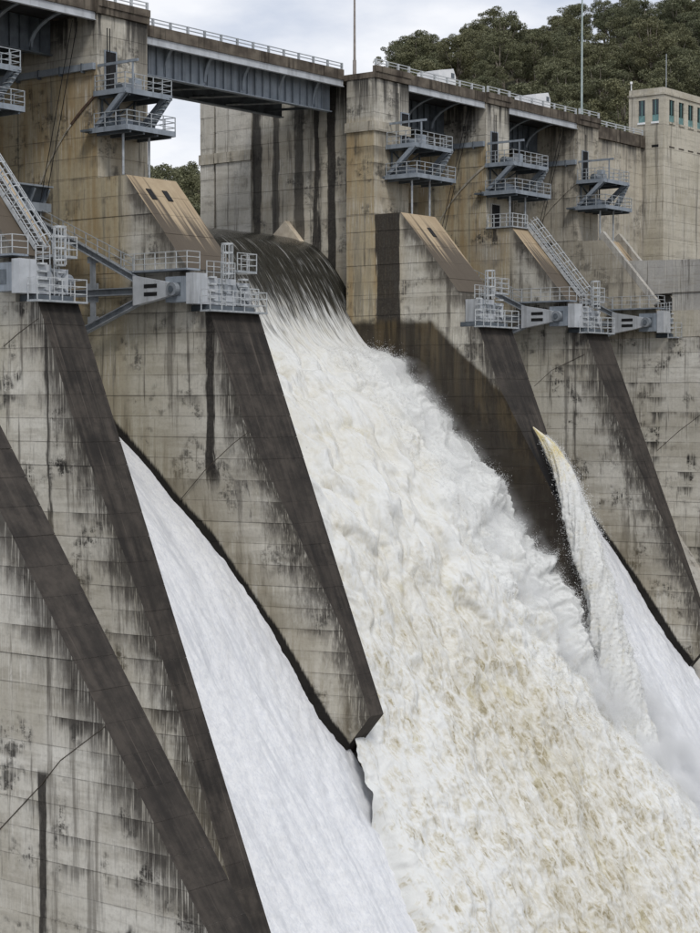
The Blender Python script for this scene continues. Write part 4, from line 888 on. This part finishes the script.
# ================================================================== TOWER
tt_ = thing('control_tower', (180, 96, 6), 'square pale concrete control tower with a row of dark windows under the roof', 'tower')
TX0, TX1, TY0, TY1 = 175.95, 188.0, 94.0, 98.2
zb = 6.0
zsl = [6.0 + i * 1.9 for i in range(12)] + [29.4]
for a, c in zip(zsl[:-1], zsl[1:]):
    MB().box(TX0, TX1, TY0, TY1, a + 0.012, c - 0.012).build('wall_course', 'tower', tt_)
MB().box(TX0 + 0.05, TX1 - 0.05, TY0 + 0.05, TY1 - 0.05, 6, 29.4).build('core', 'core', tt_)
ZW0, ZW1 = 29.75, 32.1
MB().box(TX0, TX1, TY0, TY1, 29.41, ZW0).build('wall_course', 'tower', tt_)
MB().box(TX0, TX1, TY0, TY1, ZW1, 32.55).build('wall_course', 'tower', tt_)
def tower_windows(face):
    if face == 'L':
        wins = [(94.62, 95.42), (96.25, 97.05)]; edges = [TY0] + [v for w_ in wins for v in w_] + [TY1]
    else:
        wins = [(177.15 + 2.15 * i, 178.35 + 2.15 * i) for i in range(5)]; edges = [TX0] + [v for w_ in wins for v in w_] + [TX1]
    for a, c in zip(edges[0::2], edges[1::2]):
        if face == 'L': MB().box(TX0, TX0 + 0.45, a if a != TY0 else TY0 + 0.452, c, ZW0 + .002, ZW1 - .002).build('pilaster', 'tower', tt_)
        else: MB().box(a, c, TY0, TY0 + 0.45, ZW0 + .002, ZW1 - .002).build('pilaster', 'tower', tt_)
    for a, c in wins:
        if face == 'L':
            f = MB().box(TX0 + 0.1, TX0 + 0.16, a, c, ZW0 + .01, ZW0 + 0.75).build('window', 'teal', tt_)
            MB().box(TX0 + 0.09, TX0 + 0.1, a + .06, c - .06, ZW0 + 0.8, ZW1 - .02).build('pane', 'glass', f)
            MB().box(TX0 - 0.1, TX0 + 0.08, a - 0.05, c + 0.05, ZW0 - 0.2, ZW0).build('sill', 'white', f)
            MB().box(TX0 + 0.04, TX0 + 0.088, (a + c) / 2 - .04, (a + c) / 2 + .04, ZW0 + .7, ZW1).build('mullion', 'teal', f)
            MB().box(TX0 - 0.02, TX0 + 0.02, a, c, 27.05, 27.3).build('vent_slot', 'black', tt_)
        else:
            f = MB().box(a, c, TY0 + 0.1, TY0 + 0.16, ZW0 + .01, ZW0 + 0.75).build('window', 'teal', tt_)
            MB().box(a + .06, c - .06, TY0 + 0.09, TY0 + 0.1, ZW0 + 0.8, ZW1 - .02).build('pane', 'glass', f)
            MB().box(a - 0.05, c + 0.05, TY0 - 0.1, TY0 + 0.08, ZW0 - 0.2, ZW0).build('sill', 'tower', f)
            MB().box((a + c) / 2 - .04, (a + c) / 2 + .04, TY0 + 0.04, TY0 + 0.088, ZW0 + .7, ZW1).build('mullion', 'teal', f)
            MB().box(a, c, TY0 - 0.02, TY0 + 0.02, 27.05, 27.2).build('vent_slot', 'joint', tt_)
tower_windows('L'); tower_windows('F')
MB().box(TX0 + 0.5, TX1 - 0.1, TY0 + 0.5, TY1 - 0.1, 29.76, 32.09).build('room', 'black', tt_)
rf = MB().box(TX0 - 0.12, TX1 + 0.12, TY0 - 0.12, TY1 + 0.12, 32.552, 32.75).box(TX0 + 0.02, TX1 - 0.02, TY0 + 0.02, TY1 - 0.02, 32.752, 33.3).build('roof', 'tower', tt_)
MB().cyl((178.3, 95.0, 33.3), (178.3, 95.0, 37.2), 0.05, n=6).build('aerial', 'galv_dull', rf)
MB().cyl((176.1, 98.0, 33.3), (176.1, 98.0, 34.0), 0.06, n=6).cyl((176.1, 98.0, 34.0), (176.1, 98.0, 34.25), 0.14, n=8).build('floodlight', 'white', rf)
# hidden footing the tower stands on
MB().box(170, 200, 90, 110, -20, 5.98).build('footing', 'greywall', tt_)

# ================================================================== HILLSIDE AND TREES
cy_, sy_ = math.cos(R(YAW)), math.sin(R(YAW))
def hill_h(D, L):
    ridge = np.interp(L, [-160, -60, -37, -12, 8, 26, 60, 90, 160, 300], [26, 28, 36, 40, 70, 74, 79, 86, 108, 134])
    f = np.clip((D - 210) / 220, 0, 1.25)
    return 12 + (ridge - 12) * (f ** 0.85) + 2.0 * np.sin(D * 0.05 + L * 0.09)
D = np.linspace(205, 640, 60); L = np.linspace(-220, 330, 70); DD, LL = np.meshgrid(D, L, indexing='ij'); HH = hill_h(DD, LL)
V = np.stack([DD * cy_ + LL * sy_, DD * sy_ - LL * cy_, HH], -1).reshape(-1, 3)
M['soil'] = plain('forest floor', (0.05, 0.05, 0.03), (0.09, 0.085, 0.05), 0.95, 0.1, 0.2)
struct(grid_mesh('hillside', V, 60, 70, M['soil']))

def leaf_mat(name, a, b_, c_):
    g = G(name, 0.6, 0.25); r = g.attr('tone'); rv = g.rand()
    c = g.mix(r, a, b_); c = g.mix(g.mul(rv, 0.45), c, c_)
    g.b.inputs['Transmission Weight'].default_value = 0.0
    return g.out(c)
M['leaf'] = leaf_mat('eucalypt leaves', (0.075, 0.086, 0.046), (0.21, 0.215, 0.13), (0.17, 0.155, 0.075))
def tree_meshes(seed, H, W, clumps, tall):
    rs = np.random.RandomState(seed)
    tb = MB(); tips = []
    base_ = Vector((0, 0, -1.0)); p = base_; r0 = 0.34
    hs = H * tall; lean = Vector((rs.uniform(-.06, .06), rs.uniform(-.06, .06), 1)).normalized()
    fork = base_ + lean * hs; tb.cyl(base_, fork, r0, r0 * 0.62, 8)
    for i in range(7):
        a = i / 7 * 2 * math.pi + rs.uniform(-.4, .4); rr = W * rs.uniform(0.35, 0.8)
        s0 = base_.lerp(fork, rs.uniform(0.65, 1.0)); e = Vector((rr * math.cos(a), rr * math.sin(a), H * rs.uniform(0.62, 0.92)))
        mid = s0.lerp(e, 0.5) + Vector((0, 0, -H * 0.03)); tb.cyl(s0, mid, 0.17, 0.11, 6); tb.cyl(mid, e, 0.11, 0.04, 6); tips.append(e)
    e = Vector((0, 0, H * 0.93)); tb.cyl(fork, e, r0 * 0.6, 0.06, 6); tips.append(e)
    C = [(np.array(q), rs.uniform(0.9, 1.5)) for q in tips]
    while len(C) < clumps:
        a = rs.rand() * 2 * np.pi; hh = rs.uniform(0.42, 1.0); wr = W * math.sqrt(max(0.05, 1 - ((hh - 0.68) / 0.36) ** 2)) * rs.uniform(0.35, 1.05)
        C.append((np.array((wr * math.cos(a), wr * math.sin(a), H * hh)), rs.uniform(0.8, 1.7)))
    P = []; T = []
    for c, r in C:
        n = int(260 * r); q = rs.randn(n, 3); q /= np.linalg.norm(q, axis=1)[:, None]; q *= (r * (0.55 + 0.5 * rs.rand(n)))[:, None]; q[:, 2] *= 0.62
        P.append(q + c); T.append(np.clip(0.35 + rs.uniform(-.22, .22) + 0.28 * rs.randn(n), 0, 1))
    P = np.concatenate(P); T = np.concatenate(T); n = len(P)
    u = rs.randn(n, 3); u /= np.linalg.norm(u, axis=1)[:, None]; v = np.cross(u, rs.randn(n, 3)); v /= np.linalg.norm(v, axis=1)[:, None]
    s = rs.uniform(0.08, 0.21, n)[:, None]
    V = np.stack([P - u * s - v * s * .35, P + u * s * .2 - v * s * .55, P + u * s + v * s * .1, P - u * s * .1 + v * s * .5], 1).reshape(-1, 3)
    me = bpy.data.meshes.new('crown'); me.from_pydata(V, [], (np.arange(n)[:, None] * 4 + np.arange(4)).tolist())
    at = me.attributes.new('tone', 'FLOAT', 'POINT'); at.data.foreach_set('value', np.repeat(T, 4).astype(np.float32)); me.materials.append(M['leaf'])
    o = tb.build('trunk', 'bark', smooth=True); tm = o.data; bpy.data.objects.remove(o)
    return tm, me
KINDS = [tree_meshes(200 + i, H, W, n, tl) for i, (H, W, n, tl) in enumerate(((14, 4.8, 46, .5), (15.5, 5.2, 52, .55), (12.5, 4.8, 44, .45), (16.5, 4.4, 44, .6), (11, 5.2, 50, .35)))]
def tree(x, y, z, kind, s, rz, label, group):
    t = thing('eucalyptus_tree', (x, y, z), label, 'tree', group); t.rotation_euler = (0, 0, rz); t.scale = (s, s, s * rnd.uniform(0.9, 1.12))
    for nm, me in zip(('trunk', 'crown'), KINDS[kind]):
        o = bpy.data.objects.new(nm, me); col.objects.link(o); o.parent = t
cnt = 0
D_ = 232.0
while D_ < 452:
    stp = 6.4 + (D_ - 230) * 0.006
    L_ = -62.0
    while L_ < 96:
        d0 = D_ + rnd.uniform(-4.5, 4.5); l0 = L_ + rnd.uniform(-3.5, 3.5)
        u_ = 350 + 1850 * l0 / d0; h0 = float(hill_h(d0, l0)); v_ = 402 - 1850 * (h0 + 11) / d0; vb = 402 - 1850 * h0 / d0
        left = 135 < u_ < 215 and v_ < 235
        right = 385 < u_ < 800 and v_ < 40 + (u_ - 345) * 0.25 + 60 and vb > -25
        if (left or right) and cnt < 298:
            kd = rnd.choice([0, 0, 1, 1, 2, 3, 4]); cnt += 1
            tree(d0 * cy_ + l0 * sy_, d0 * sy_ - l0 * cy_, h0, kd, rnd.uniform(0.58, 0.92), rnd.uniform(0, 6.28),
                 'olive green eucalyptus in the small clump seen beneath the long bridge' if left else 'olive green eucalyptus in the forest on the hillside behind the dam', 'trees beneath the bridge' if left else 'hillside forest trees')
        L_ += stp
    D_ += 11.0
print('trees', cnt)
